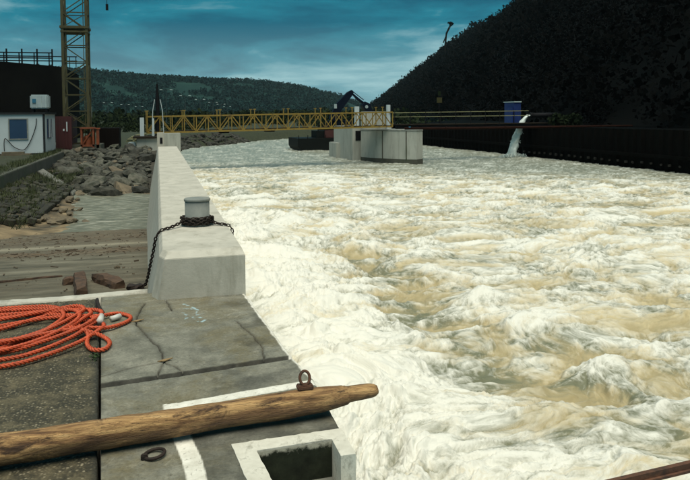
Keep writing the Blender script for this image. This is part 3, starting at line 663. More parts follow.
# retaining wall under the hut and the concrete strip down to the pool
rw = MB().box(-5.06, -4.84, 15, 42.5, -1.3, -.17).build('retaining_wall', 'concrete_dark', bevel=.02)
tag(rw, 'low mossy concrete retaining wall below the white site hut', 'wall')
st_ = MB().add([(-4.8, 31.0, -.52), (-4.8, 32.5, -.52), (-3.0, 28.2, -1.1), (-3.0, 26.9, -1.1), (-4.8, 31, -.75), (-4.8, 32.5, -.75), (-3.0, 28.2, -1.33), (-3.0, 26.9, -1.33)],
               [(0, 3, 2, 1), (4, 5, 6, 7), (0, 4, 7, 3), (1, 2, 6, 5), (3, 7, 6, 2), (0, 1, 5, 4)]).build('concrete_strip', 'concrete_quay', bevel=.02)
tag(st_, 'sloping concrete strip between pitched stones and riprap', 'slab')


# rank grass on the terrace edge, on the stone slope and in the riprap
g = np.random.default_rng(31); cl_ = []
for k in range(300):
    q = g.random()
    if q < .45: x, y, z = g.uniform(-5.6, -5.07), g.uniform(17, 42), -.2
    elif q < .85:
        y = g.uniform(18, 30); t = g.random()**1.6; x = -4.8+1.6*t; z = -.6-.4*t
    else: x, y, z = g.uniform(-4.7, -3.2), g.uniform(28, 36), -.75
    for b_ in range(34): cl_.append((x+g.normal(0, .1), y+g.normal(0, .16), z, g.uniform(.06, .22), g.uniform(0, 6.3), g.normal(0, .06), g.normal(0, .06)))
cl_ = np.array(cl_); bx0 = cl_[:, :3]; w_ = np.stack([np.cos(cl_[:, 4]), np.sin(cl_[:, 4]), 0*cl_[:, 4]], 1)*.012; tp = bx0+np.stack([cl_[:, 5], cl_[:, 6], cl_[:, 3]], 1)
gr_ = soup('bank_grass', np.stack([bx0-w_, bx0+w_, tp], 1).reshape(-1, 3), 'grass_blade', 3); tag(gr_, 'rank olive grass along the retaining wall and stone slope', 'grass', kind='stuff')
# ================================================================== THINGS
# ------------------------------------------------------------------ concrete guide wall
gw = thing('guide_wall', 'long pale concrete river wall with blunt chamfered end', 'wall', (.4, 6.7, 0))
def wall_ring(z, Y0, first):
    b_ = max(0, .43-z)*.195
    if z > .42: xl, xr, o = .028, .762, (.045 if first else 0)
    else: xl, xr, o = .004-b_, .785, 0
    if z > .42 and first: return [(xl, Y0+.2, z), (xl+.045, Y0+.095, z), (xr, Y0+.095, z)]
    if first: return [(xl, Y0+.16+.02*b_, z), (xl+.05+b_*.15, Y0, z), (xr, Y0, z)]
    return [(xl, Y0, z), (xl+.02, Y0, z), (xr, Y0, z)]
JY = [6.63, 11.2, 15.6, 20.0, 24.4, 29.9]
for i in range(5):
    y0, y1 = JY[i]+(0 if i == 0 else .006), JY[i+1]-.006
    rings = []
    for z in (-4, 0, .375, .43):
        a = wall_ring(z, y0, i == 0); xl = .028 if z > .42 else .004-max(0, .43-z)*.195; xr = .762 if z > .42 else .785
        rings.append(a+[(xr, y1, z), (xl, y1, z)])
    MB().loft(rings).build('wall_segment', 'concrete_wall', gw, bevel=.004)
MB().box(-.02, .26, 29.92, 30.4, -4, 1.0).build('end_post', 'concrete_wall', gw, bevel=.01)
MB().box(.1, .2, 29.9, 29.925, .55, .8).build('slot', 'dark_steel', gw)

# bollard and chain
bl = thing('bollard', 'squat grey steel bollard with chain round its foot on the wall', 'bollard', (.43, 8.25, .43))
def disc(mb, cx, cy, zr, n=40): return mb.loft([[(cx+r_*math.cos(2*math.pi*k/n), cy+r_*math.sin(2*math.pi*k/n), z) for k in range(n)] for z, r_ in zr])
disc(MB(), .43, 8.25, [(.43, .15), (.45, .14), (.715, .14)]).build('post', 'galvanised', bl, True)
disc(MB(), .43, 8.25, [(.712, .139), (.716, .149), (.735, .151), (.746, .142), (.75, .1)]).build('cap', 'galvanised', bl, True)
def link_mesh(name, L_=.062, W_=.042, wr=.0075):
    c = []; r_ = W_/2-wr; s_ = L_/2-W_/2
    for k in range(12):
        t = 2*math.pi*k/12+math.pi/12; c.append((math.cos(t)*r_+(s_ if math.cos(t) > 0 else -s_), math.sin(t)*r_))
    rings = []
    for k in range(12):
        p = Vector((*c[k], 0)); d = (Vector((*c[(k+1) % 12], 0))-Vector((*c[k-1], 0))).normalized(); nrm = Vector((d.y, -d.x, 0))
        rings.append([p+nrm*wr*math.cos(2*math.pi*j/6)+Vector((0, 0, wr))*math.sin(2*math.pi*j/6) for j in range(6)])
    mb = MB().loft(rings, False, True); me = bpy.data.meshes.new(name); me.from_pydata(mb.v, [], mb.f); me.materials.append(MATS['rust_chain'])
    me.polygons.foreach_set('use_smooth', [True]*len(me.polygons)); return me
LK = link_mesh('chain_link')
def resample(pts, step):
    pts = [np.array(p, float) for p in pts]; d = np.concatenate([[0], np.cumsum([np.linalg.norm(b_-a) for a, b_ in zip(pts[:-1], pts[1:])])])
    s_ = np.arange(0, d[-1], step); return np.stack([np.interp(s_, d, [p[i] for p in pts]) for i in range(3)], 1)
def catmull(pts, n=10):
    pts = [np.array(p, float) for p in pts]; P_ = [2*pts[0]-pts[1]]+pts+[2*pts[-1]-pts[-2]]; o = []
    for i in range(1, len(P_)-2):
        a, b_, c, d = P_[i-1:i+3]
        for k in range(n):
            t = k/n; o.append(.5*(2*b_+(c-a)*t+(2*a-5*b_+4*c-d)*t*t+(3*b_-a-3*c+d)*t**3))
    o.append(pts[-1]); return o
ch = thing('chain', 'rusty black chain wrapped round the bollard and hung over both wall sides', 'chain', (.43, 8.25, .43))
def lay_chain(path, step=.046, ph=0):
    p = resample(path, step)
    for k in range(len(p)-1):
        d = Vector(p[k+1]-p[k]); mid = Vector((p[k]+p[k+1])/2); q = d.to_track_quat('X', 'Z').to_matrix() @ Matrix.Rotation((math.pi/4 if (k+ph) % 2 else -math.pi/4), 3, 'X')
        place('chain_link', LK, mid, q.to_euler(), 1, ch)
face_x = lambda z: -.022-.2*(.43-z)
lay_chain(catmull([(.28, 8.2, .5), (.2, 8.12, .47), (.1, 7.99, .452), (.02, 7.9, .447), (face_x(.36), 7.9, .37), (face_x(.2), 8.02, .2), (face_x(0), 8.2, 0), (face_x(-.15), 8.4, -.17), (face_x(-.28)-.01, 8.56, -.3), (-.24, 8.6, -.33)]))
lay_chain(catmull([(.57, 8.2, .48), (.66, 8.14, .453), (.74, 8.07, .45), (.79, 8.02, .43), (.806, 7.99, .36), (.808, 7.98, .2), (.808, 7.98, -.2), (.81, 7.98, -.5)]))
wr = []
for k in range(140):
    t = k/140*5*2*math.pi; rad = .163+.016*math.sin(k*1.7)+(.02 if k % 3 == 0 else 0); wr.append((.43+rad*math.cos(t), 8.25+rad*math.sin(t), .452+.016*(t/2/math.pi)+.006*math.sin(k*2.3)))
lay_chain(wr, .05)

# scraps lying on the slipway
def chunk(name, a, b_, w, h, mt, label, cat, seed, n=9, group=None):
    a, b_ = Vector(a), Vector(b_); d = (b_-a).normalized(); u = d.cross(Vector((0, 0, 1))).normalized(); rn = random.Random(seed); rings = []
    for i in range(n):
        t = i/(n-1); c = a.lerp(b_, t); e_ = .8 if i in (0, n-1) else 1
        rings.append([c+u*w*sx*e_*rn.uniform(.76, 1.12)+Vector((0, 0, h*sz*e_*rn.uniform(.78, 1.1)))+d*rn.uniform(-.015, .015) for sx, sz in ((-.5, .0), (.5, .0), (.52, .55), (.42, 1), (-.42, 1), (-.52, .5))])
    o = MB().loft(rings).build(name, mt, None); return tag(o, label, cat, group)
sz_ = slip_z
chunk('timber', (-.86, 8.35, sz_(0, 8.35)-.005), (-1.0, 9.4, sz_(0, 9.4)), .15, .14, 'old_wood', 'short rotten timber lying end-on, left of the two on the slipway', 'timber', 1)
chunk('timber', (-.78, 9.3, sz_(0, 9.3)), (-.47, 8.62, sz_(0, 8.6)-.005), .16, .12, 'old_wood', 'short squared timber lying crosswise nearest the wall on the slipway', 'timber', 2)
chunk('wood_scrap', (-1.15, 9.12, sz_(0, 9.1)-.004), (-1.0, 9.2, sz_(0, 9.2)), .1, .085, 'old_wood', 'small dark broken wood lump touching the left timber', 'wood', 3, 5)
chunk('stick', (-2.3, 9.5, sz_(0, 9.5)), (-1.25, 9.8, sz_(0, 9.8)), .03, .028, 'old_wood', 'long thin stick lying across the slipway at left', 'stick', 4, 12)
chunk('iron_scrap', (-.37, 8.5, sz_(0, 8.5)-.004), (-.19, 8.56, sz_(0, 8.56)), .12, .07, 'rust_chain', 'flat rusty iron lump at the lower end of the chain', 'iron', 5, 6)
chunk('stone_chip', (-.62, 10.3, sz_(0, 10.3)-.004), (-.56, 10.32, sz_(0, 10.3)-.004), .06, .05, 'rock_tan', 'little tan stone behind the timbers on the slipway', 'stone', 6, 4)

# orange rope
rope = thing('rope', 'thick orange twisted rope lying in a long loose coil', 'rope', (-1.2, 5.7, 0))
def rope_strand(path, r=.0168, pitch=.085, name='rope_strand'):
    p = resample(path, .009); n = len(p); rs = r*.56; off = r*.5
    tng = np.gradient(p, axis=0); tng /= np.linalg.norm(tng, axis=1)[:, None]
    u = np.cross(tng, [0, 0, 1.]); u /= np.maximum(np.linalg.norm(u, axis=1), 1e-6)[:, None]; v = np.cross(tng, u)
    mb = MB()
    for s_ in range(3):
        a = np.arange(n)*.009/pitch*2*math.pi+s_*2*math.pi/3
        c = p+(u*np.cos(a)[:, None]+v*np.sin(a)[:, None])*off
        rings = [[c[i]+(u[i]*math.cos(t)+v[i]*math.sin(t))*rs for t in (0, 1.047, 2.094, 3.142, 4.189, 5.236)] for i in range(n)]
        mb.loft(rings)
    return mb.build(name, 'rope_orange', rope, True)
rn = random.Random(12)
def lay(x, y, lv): return (x, y, .02+.022*lv)
# loops of the coil: lower pass, bend near the slab, upper pass
low_l = [(-1.05, 5.1), (-1.07, 5.19), (-1.09, 5.29), (-1.11, 5.38), (-1.14, 5.47), (-1.17, 5.57), (-1.2, 5.68)]
up_l = [(-1.42, 6.5), (-1.42, 6.42), (-1.4, 6.33), (-1.38, 6.25), (-1.37, 6.16), (-1.33, 6.06), (-1.32, 5.97)]
bend = [(-.44, 5.82), (-.5, 5.92), (-.47, 6.03), (-.56, 6.1), (-.62, 6.16), (-.53, 5.98), (-.66, 6.22)]
for k in range(7):
    (lx, ly), (ux, uy), (bx_, by_) = low_l[k], up_l[k], bend[k]
    lv = [0, 1, 2, 1.6, 2.4, .6, 0][k]; f_ = lambda s_=.03: rn.uniform(-s_, s_)
    dx_ = bx_-lx
    pts = [lay(lx-1.3, ly+.35, lv), lay(lx-.55, ly+.02, lv), lay(lx, ly, lv*.8), lay(lx+dx_*.4, ly+(by_-ly)*.16+f_(), lv*.9+.3), lay(lx+dx_*.75, ly+(by_-ly)*.45+f_(), lv+.7),
           lay(bx_-.04, by_-.16, lv+.9), lay(bx_, by_, lv+.9), lay(bx_-.09, by_+.13, lv+.8), lay((bx_+ux)/2, (by_+.14+uy)/2+f_()+.05, lv*.7+.4), lay(ux, uy, lv*.6), lay(ux-.6, uy+.05+f_(), lv*.5), lay(ux-1.4, uy-.3, lv*.4)]
    rope_strand(catmull(pts, 12))
# stray bights at the near end
rope_strand(catmull([lay(-1.5, 5.3, 3), lay(-1.1, 5.42, 3.2), lay(-.75, 5.62, 2.6), lay(-.55, 5.72, 1.6), lay(-.4, 5.78, .4), lay(-.27, 5.93, 0), lay(-.25, 6.08, 0), lay(-.35, 6.2, .1), lay(-.5, 6.1, .9), lay(-.62, 6.05, 2)], 12))
rope_strand(catmull([lay(-.62, 5.75, 2.3), lay(-.54, 5.6, 1.2), lay(-.53, 5.42, .2), lay(-.48, 5.29, 0), lay(-.4, 5.27, 0), lay(-.37, 5.4, 0), lay(-.42, 5.55, .2), lay(-.53, 5.62, 1.6), lay(-.7, 5.7, 3)], 12))
rope_strand(catmull([lay(-1.7, 5.1, 2.2), lay(-1.2, 5.2, 2.6), lay(-.88, 5.42, 2.6), lay(-.68, 5.75, 3.0), lay(-.64, 6.0, 3.2), lay(-.75, 6.25, 2.6), lay(-1.1, 6.4, 2), lay(-1.6, 6.45, 1.6)], 12))
rope_strand(catmull([lay(-1.7, 5.2, 1.0), lay(-1.25, 5.3, 1.2), lay(-.95, 5.6, 1.6), lay(-.8, 5.9, 2), lay(-.78, 6.15, 2.2), lay(-.95, 6.5, 1.4), lay(-1.5, 6.58, 1)], 12))
MB().tube([(-.475, 5.85, .06), (-.472, 5.96, .075)], [.028, .027], 12).build('whipping', 'bright_plastic', rope, True)
MB().tube([(-.4, 6.02, .03), (-.33, 6.08, .03)], [.02, .024], 12).build('whipping', 'bright_plastic', rope, True)
hk = MB().tube(catmull([(-.56, 6.7, .03), (-.55, 6.58, .04), (-.52, 6.42, .024), (-.48, 6.27, .018)], 6), .016, 7).build('iron_hook', 'rust_chain', None, True); tag(hk, 'short rusty iron bar on the slab behind the orange rope', 'iron bar')

# hewn log with eye bolt
lg = thing('log', 'rough hewn pine log laid across the quay with narrow end over water', 'log', (.2, 3.86, 0))
A = np.array([-1.35, 3.6, .083]); B = np.array([1.2, 3.83, .1]); n = 130; rings = []; d = (B-A)/np.linalg.norm(B-A); u = np.cross(d, [0, 0, 1.]); u /= np.linalg.norm(u); v = np.cross(u, d)
stain = []
for i in range(n):
    t = i/(n-1); x = A+(B-A)*t; s_ = t*np.linalg.norm(B-A)
    r_ = .081-.01*t
    if t > .86: r_ *= 1-.2*float(sst(.86, .925, np.array(t)))
    if t > .927: r_ = .047-.06*(t-.927)
    if t > .985: r_ *= 1-.35*((t-.985)/.015)**2
    x = x+u*.012*math.sin(s_*3.1)+v*.01*math.sin(s_*2.3+1)
    ring = []
    for j in range(20):
        a = 2*math.pi*j/20; sq = 1/max(abs(math.cos(a-.2)), abs(math.sin(a-.2)))**.38
        nz = mnoise.noise(Vector((s_*2.2, math.cos(a)*1.3, math.sin(a)*1.3+5)))*.011+mnoise.noise(Vector((s_*9, math.cos(a)*4, math.sin(a)*4)))*.004
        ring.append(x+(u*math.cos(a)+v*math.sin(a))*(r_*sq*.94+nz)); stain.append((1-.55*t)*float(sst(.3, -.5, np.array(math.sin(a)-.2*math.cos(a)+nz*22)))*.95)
    rings.append(ring)
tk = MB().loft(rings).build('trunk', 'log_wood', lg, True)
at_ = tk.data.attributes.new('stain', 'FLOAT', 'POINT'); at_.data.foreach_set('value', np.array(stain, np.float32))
mid = A+(B-A)*.832
eb = MB(); c = Vector(mid)+Vector((0, 0, .13)); eb.tube([c+Vector((.028*math.cos(t), .01*math.sin(t), .036*math.sin(t))) for t in np.linspace(0, 2*math.pi, 25)], .0085, 8, False)
eo = eb.build('eye_bolt', 'rust', lg, True); MB().box(c.x-.045, c.x+.045, c.y-.03, c.y+.03, c.z-.062, c.z-.036).build('bolt_plate', 'rust', eo, bevel=.006)

# rusty mooring ring in the slab
rg = thing('mooring_ring', 'small rusty iron ring lying on the concrete in front of log', 'ring', (-.05, 3.56, 0))
MB().tube([(-.045+.05*math.cos(t), 3.56+.05*math.sin(t), .014+.006*math.cos(t)) for t in np.linspace(0, 2*math.pi, 29)], .0085, 8, False).build('ring', 'rust_chain', rg, True)
MB().box(-.11, -.075, 3.53, 3.56, -.002, .026).build('staple', 'rust_chain', rg, bevel=.005)
# rusty rail cantilevered over the water at right
rl = thing('steel_rail', 'rusty steel rail sticking out low over the white water', 'rail', (.6, 2.72, 0))
MB().bar((.35, 2.53, .028), (3.3, 2.805, .028), .024, .026).build('head', 'rust', rl); MB().bar((.35, 2.53, .008), (3.3, 2.805, .008), .05, .012).build('foot', 'rust', rl)
# little dead leaves on the cracks
for x, y, a in ((-.19, 5.98, .3), (.02, 4.95, 1.2)):
    o = MB().add([(x-.05, y, .006), (x, y-.022, .012), (x+.055, y+.004, .02), (x+.005, y+.03, .008), (x-.05, y, .0), (x, y-.022, .006), (x+.055, y+.004, .014), (x+.005, y+.03, .002)], [(0, 1, 2, 3), (7, 6, 5, 4), (0, 4, 5, 1), (1, 5, 6, 2), (2, 6, 7, 3), (3, 7, 4, 0)]).build('dead_leaf', 'leaf_dry')
    tag(o, 'tan dead leaf on the crack %s' % ('nearest the orange rope loop' if a < 1 else 'fork near the wide slab joint'), 'leaf')
mo = soup('moss_tuft', leaf_cloud([(-.46, 5.12, .0), (-.45, 5.16, .005), (-.47, 5.2, 0)], [.025]*3, 30, .3, 4), 'moss', 4); tag(mo, 'tiny green moss tuft in the joint by the rope', 'moss')

# ------------------------------------------------------------------ site hut, tank, containers, machine
ht = thing('site_hut', 'white flat-roofed site hut with blue window on the left bank', 'hut', (-7.5, 40, -.2))
MB().box(-9.6, -5.5, 38, 41.9, -.12, 1.83).build('body', 'hut_white', ht); MB().box(-9.68, -5.42, 37.92, 41.98, 1.832, 1.93).build('roof', 'roof_dark', ht)
MB().box(-9.6, -5.5, 38.02, 41.88, -.2, -.121).build('skid', 'roof_dark', ht); MB().box(-5.56, -5.47, 37.96, 38.06, -.12, 1.83).build('corner_trim', 'roof_dark', ht)
for (x0, x1, z0, z1) in ((-7.1, -6.3, .62, 1.58),):
    w_ = MB().box(x0, x1, 37.97, 38.0, z0, z1).build('window', 'window_blue', ht)
    fr = MB(); fr.box(x0-.05, x0, 37.95, 37.999, z0-.05, z1+.05); fr.box(x1, x1+.05, 37.95, 37.999, z0-.05, z1+.05); fr.box(x0, x1, 37.95, 37.999, z0-.05, z0); fr.box(x0, x1, 37.95, 37.999, z1, z1+.05); fr.build('frame', 'galvanised', w_)
w_ = MB().box(-5.5, -5.46, 38.9, 40.4, .62, 1.6).build('window', 'window_blue', ht)
for y in (39.35, 39.9): MB().box(-5.459, -5.43, y, y+.06, .62, 1.6).build('mullion', 'hut_white', w_)
cb = MB().tube(catmull([(-5.85, 37.96, 1.62), (-5.87, 37.95, 1.3), (-6.02, 37.95, .8), (-6.25, 37.95, .3), (-6.5, 37.94, .05), (-6.9, 37.93, .2), (-7.2, 37.93, .55), (-7.32, 37.92, .62), (-7.36, 37.92, .4), (-7.35, 37.9, 0)], 8), .018, 6).build('cable', 'black_rubber', ht, True)
pl = MB().box(-7.45, -6.1, 37.5, 37.85, -.2, -.12); pl.box(-7.4, -6.4, 37.5, 37.8, -.119, -.02); tag(pl.build('board_stack', 'rock_tan'), 'low stack of pale boards leaning before the hut', 'boards')
tk_ = thing('water_tank', 'white square tank with blue sign standing on the hut roof', 'tank', (-5.9, 39.4, 1.93))
MB().box(-6.3, -5.42, 39, 39.8, 2.12, 2.84).build('body', 'tank_white', tk_, bevel=.06)
for x in (-6.2, -5.98, -5.76, -5.54): MB().box(x-.012, x+.012, 38.975, 38.999, 2.16, 2.8).build('rib', 'lamp_head', tk_)
MB().box(-6.18, -6.0, 38.955, 38.974, 2.42, 2.62).build('sign', 'sign_blue', tk_)
for x in (-6.2, -5.54):
    for y in (39.1, 39.7): MB().box(x-.05, x+.05, y-.05, y+.05, 1.93, 2.119).build('foot', 'dark_steel', tk_)
def container(name, label, mt, x0, x1, y0, y1, z0, z1, extra=None):
    t = thing(name, label, 'container', ((x0+x1)/2, (y0+y1)/2, z0)); MB().box(x0, x1, y0, y1, z0, z1).build('body', mt, t)
    for x in (x0+.03, x1-.03): MB().box(x-.05, x+.05, y0-.02, y0-.001, z0, z1).build('corner_post', mt, t)
    k = x0+.16
    while k < x1-.12: MB().box(k, k+.08, y0-.025, y0-.002, z0+.08, z1-.08).build('corrugation', mt, t); k += .17
    return t
rc = container('red_container', 'dark red steel container between hut and crane', 'container_red', -5.6, -4.78, 43, 46, -.2, 1.72)
MB().box(-5.04, -4.98, 42.94, 42.97, .85, 1.4).build('handle', 'hut_white', rc); MB().box(-5.22, -5.14, 42.94, 42.97, .88, 1.0).build('lock', 'hut_white', rc)
container('dark_container', 'black brown container right of the orange machine', 'container_dark', -3.5, -2.35, 46.5, 49, -.3, .95)
om = thing('site_machine', 'orange steel frame machine standing above the riprap', 'machine', (-3.8, 43.4, -.2))
for x in (-4.25, -3.6): 
    for y in (43.1, 43.7): MB().box(x-.05, x+.05, y-.05, y+.05, -.25, .98).build('leg', 'machine_orange', om)
MB().box(-4.34, -3.5, 43.02, 43.78, .985, 1.06).build('top_frame', 'machine_orange', om); MB().box(-4.3, -3.55, 43.05, 43.1, -.05, .06).build('bottom_rail', 'machine_orange', om)
MB().bar((-4.2, 43.2, .1), (-3.66, 43.2, .9), .07).build('brace', 'machine_orange', om); disc(MB(), -3.92, 43.45, [(-.1, .24), (.5, .24), (.62, .14)], 16).build('engine', 'machine_orange', om)
MB().box(-3.45, -3.3, 43.2, 43.6, -.2, .95).build('side_post', 'machine_orange', om); MB().box(-3.5, -3.24, 43.15, 43.65, .955, 1.02).build('guard', 'machine_orange', om)
wc = MB(); disc(wc, -4.0, 46.05, [(1.66, .11), (2.3, .11)], 14); wc.bar((-4.0, 46.05, 1.66), (-4.0, 46.05, -.25), .06); tag(wc.build('vent_drum', 'tank_white'), 'small white drum on a post behind the crane mast', 'drum')
# ------------------------------------------------------------------ tower crane
cr_ = thing('tower_crane', 'olive yellow lattice tower crane mast rising out of the picture', 'crane', (-4.58, 44, -.2))
cx0, cx1, cy0, cy1 = -5.24, -3.92, 43.9, 45.2; top = 19.0
MB().box(-6.0, -3.2, 43.2, 45.9, -.35, .05).build('base_slab', 'concrete_dark', cr_)
for x in (cx0, cx1):
    for y in (cy0, cy1): MB().bar((x, y, .05), (x, y, top), .15).build('mast_leg', 'crane_paint', cr_)
for x in (cx0+.17, cx1-.17): MB().bar((x, cy0+.03, .05), (x, cy0+.03, top), .045).build('ladder_rail', 'crane_paint', cr_)
z = .1; bay = .96; k = 0
while z < 11.5:
    for (a, b_) in (((cx0, cy0), (cx1, cy0)), ((cx0, cy1), (cx1, cy1)), ((cx0, cy0), (cx0, cy1)), ((cx1, cy0), (cx1, cy1))):
        MB().bar((*a, z), (*b_, z), .055).build('strut', 'crane_paint', cr_)
        m_ = ((a[0]+b_[0])/2, (a[1]+b_[1])/2)
        if k % 2 == 0: MB().bar((*a, z), (*b_, z+bay), .055).build('brace', 'crane_paint', cr_)
        else: MB().bar((*b_, z), (*a, z+bay), .055).build('brace', 'crane_paint', cr_)
    if k % 3 == 1: MB().bar((cx0, cy0-.02, z+bay*.1), (m_[0]-.2, cy0-.02, z+bay*.8), .04).build('brace', 'crane_paint', cr_)
    z += bay; k += 1
MB().box(cx0-.14, cx1+.14, cy0-.12, cy1+.12, 6.86, 7.0).build('collar', 'crane_paint', cr_); MB().box(cx0-.1, cx1+.1, cy0-.1, cy1+.1, 6.62, 6.72).build('collar', 'crane_paint', cr_)
for y in (cy0, cy1): MB().bar((-9, y, 19.1), (8, y, 19.1), .12).build('jib_chord', 'crane_paint', cr_)
MB().bar((-9, 44.55, 20.2), (8, 44.55, 20.2), .12).build('jib_chord', 'crane_paint', cr_); MB().box(-9.6, -8, 43.8, 45.3, 18, 19.0).build('counterweight', 'concrete_dark', cr_)
for q in range(17): MB().bar((-9+q, 44.55, 20.2), (-8.5+q, cy0, 19.1), .05).build('brace', 'crane_paint', cr_)
MB().bar((-2.77, 44.5, 8.4), (-2.77, 44.5, 19.1), .03).build('hoist_cable', 'dark_steel', cr_); MB().box(-2.84, -2.7, 44.4, 44.6, 8.05, 8.4).build('hook_block', 'dark_steel', cr_)

# dark lock building under construction with scaffold guard rail
bd = thing('lock_building', 'black concrete shell behind the hut with scaffold rails on its roof', 'building', (-16, 66, -.4))
MB().add([(-40, 62, -.5), (-7.4, 62, -.5), (-7.4, 74, -.5), (-40, 74, -.5), (-40, 62, 6.5), (-12, 62, 6.2), (-7.4, 62, 5.8), (-7.4, 74, 5.8), (-12, 74, 6.2), (-40, 74, 6.5)], [(0, 1, 6, 5, 4), (1, 2, 7, 6), (2, 3, 9, 8, 7), (3, 0, 4, 9), (4, 5, 8, 9), (5, 6, 7, 8)]).build('wall', 'building_dark', bd)
for q in range(14):
    x = -8.25-q*1.15; zt = 7.25; zb = float(np.interp(x, [-40, -12, -7.4], [6.4, 6.1, 5.7]))
    MB().bar((x, 62.2, zb), (x, 62.2, zt), .11).build('scaffold_post', 'scaffold', bd); MB().bar((x-.35, 63.0, zb), (x-.35, 63.0, zt-.2), .08).build('scaffold_post', 'scaffold', bd)
for z_, x1 in ((6.95, -8.2), (6.52, -8.2), (6.72, -6.4), (6.35, -6.4)): MB().bar((-24, 62.25 if x1 < -8 else 63, z_), (x1, 62.25 if x1 < -8 else 63, z_), .09).build('scaffold_rail', 'scaffold', bd)
for q, x in enumerate((-7.6, -7.0, -6.5)): MB().bar((x, 63, 5.7), (x, 63, 6.75), .06).build('scaffold_post', 'scaffold', bd)
MB().box(-9.9, -9.5, 61.96, 61.999, 3.2, 3.3).build('lamp_bracket', 'lamp_grey', bd)

# ------------------------------------------------------------------ bridge, abutment, pier
ab = thing('bridge_abutment', 'concrete abutment with white plates at left end of the bridge', 'abutment', (-.2, 46, -.4))
MB().box(-1.25, .2, 44.9, 47.6, -2, .32).build('block', 'concrete_pier', ab, bevel=.03); MB().box(-1.45, .3, 44.7, 47.8, .322, .43).build('deck', 'dark_wood', ab)
MB().box(.36, 1.42, 45.6, 48, -3, .6).build('bearing_block', 'concrete_pier', ab, bevel=.03)
MB().box(-1.05, -.8, 45.8, 45.9, .432, 1.6).build('plate', 'hut_white', ab); MB().box(-.3, -.18, 45.4, 45.5, .432, 1.55).build('plate', 'hut_white', ab)
MB().box(-1.75, -1.3, 45, 45.4, -.4, .1).build('marker_stone', 'tank_white', ab, bevel=.05)
ms = thing('mast', 'dark pointed lattice mast with two white stays at the bridge end', 'mast', (.04, 46.6, .43))
MB().tube([(.04, 46.6, .43), (.04, 46.6, 2.6), (.04, 46.6, 3.75)], [.17, .12, .06], 6).build('pole', 'dark_steel', ms)
for sx in (-1, 1): MB().tube([(.04+sx*.17, 46.35, 2.75), (.04+sx*.3, 46.35, 2.0), (.04+sx*.36, 46.35, .43)], .025, 6).build('stay', 'hut_white', ms)
br = thing('footbridge', 'yellow steel truss footbridge across the river to the pier', 'bridge', (.2, 47, .6))
BA, BB = Vector((-.6, 46.4, .62)), Vector((16.3, 47.6, .8)); npan = 22; perp = Vector((-.07, 1, 0)).normalized()
for side in (0, 1.3):
    off = perp*side; H2 = Vector((0, 0, 1.03))
    MB().bar(BA+off, BB+off, .11).build('bottom_chord', 'bridge_yellow', br); MB().bar(BA+off+H2, BB+off+H2, .1).build('top_chord', 'bridge_yellow', br)
    for q in range(npan+1):
        p = BA.lerp(BB, q/npan)+off; tall = (q % 3 == 0)
        MB().bar(p, p+H2*(1.38 if tall else 1), .06).build('post', 'bridge_yellow', br)
        if tall: MB().bar(p+H2*1.36-Vector((.1, 0, 0)), p+H2*1.36+Vector((.1, 0, 0)), .05).build('post_cap', 'bridge_yellow', br)
        if q < npan:
            p2 = BA.lerp(BB, (q+1)/npan)+off
            (MB().bar(p, p2+H2, .06) if q % 2 == 0 else MB().bar(p+H2, p2, .06)).build('diagonal', 'bridge_yellow', br)
for q in range(42):
    p = BA.lerp(BB, (q+.5)/42); MB().bar(p+perp*.06+Vector((0, 0, .075)), p+perp*1.24+Vector((0, 0, .075)), .38, .035).build('deck_plank', 'dark_wood', br)
for q in (6, 10, 15): 
    p = BA.lerp(BB, q/npan*1.0); MB().box(p.x, p.x+.6, p.y+.1, p.y+1, p.z-.14, p.z-.058).build('bracket', 'dark_steel', br)

pr = thing('bridge_pier', 'pale concrete river pier with rounded nose under the bridge end', 'pier', (16.5, 50, -1.8))
out_ = [(14.75, 50.4), (15.1, 49.2), (15.7, 48.1), (16.3, 47.1), (16.9, 46.4), (17.55, 46.05), (18.2, 46.6), (18.6, 47.8), (18.8, 50), (18.8, 60), (15.6, 60), (15.2, 52)]
MB().loft([[(x, y, z) for x, y in out_] for z in (-4, .5)]).build('nose', 'concrete_pier', pr, bevel=.02)
ed = [(x, y) for x, y in out_]; cx_, cy_ = 16.9, 50
MB().loft([[(cx_+(x-cx_)*1.015, cy_+(y-cy_)*1.012, z) for x, y in ed] for z in (.502, .58)]).build('coping', 'galvanised', pr)
MB().loft([[(cx_+(x-cx_)*1.008, cy_+(y-cy_)*1.006, z) for x, y in ed] for z in (-4, -1.5)]).build('waterline_stain', 'concrete_dark', pr)
for a, b_ in (((15.7, 48.1),(15.69,48.12)), ((16.9, 46.4), (16.9, 46.4))): MB().box(a[0]-.04, a[0]+.02, a[1]-.03, a[1]+.03, -1.5, .5).build('panel_joint', 'concrete_dark', pr)
MB().box(14.3, 15.4, 51.2, 57, -4, .75).build('side_wall', 'concrete_pier', pr, bevel=.03); MB().box(14.55, 15.05, 51.17, 51.199, -.3, .45).build('opening', 'dark_steel', pr)
MB().box(14.62, 14.95, 51.5, 51.8, .752, 2.3).build('white_post', 'hut_white', pr); MB().box(16.9, 17.15, 50.6, 50.85, .582, 2.4).build('white_post', 'hut_white', pr)
MB().box(15.0, 17.0, 50.9, 51.3, .582, 1.9).build('parapet_wall', 'concrete_pier', pr, bevel=.02)
MB().box(14.0, 14.85, 55, 57.5, -4, -.6).build('fender_block', 'concrete_pier', pr, bevel=.05); MB().box(14.38, 14.7, 54.97, 54.999, -1.35, -.75).build('fender_opening', 'dark_steel', pr)
MB().box(17.3, 17.42, 46.9, 47.0, .582, .8).build('beacon', 'sign_blue', pr)

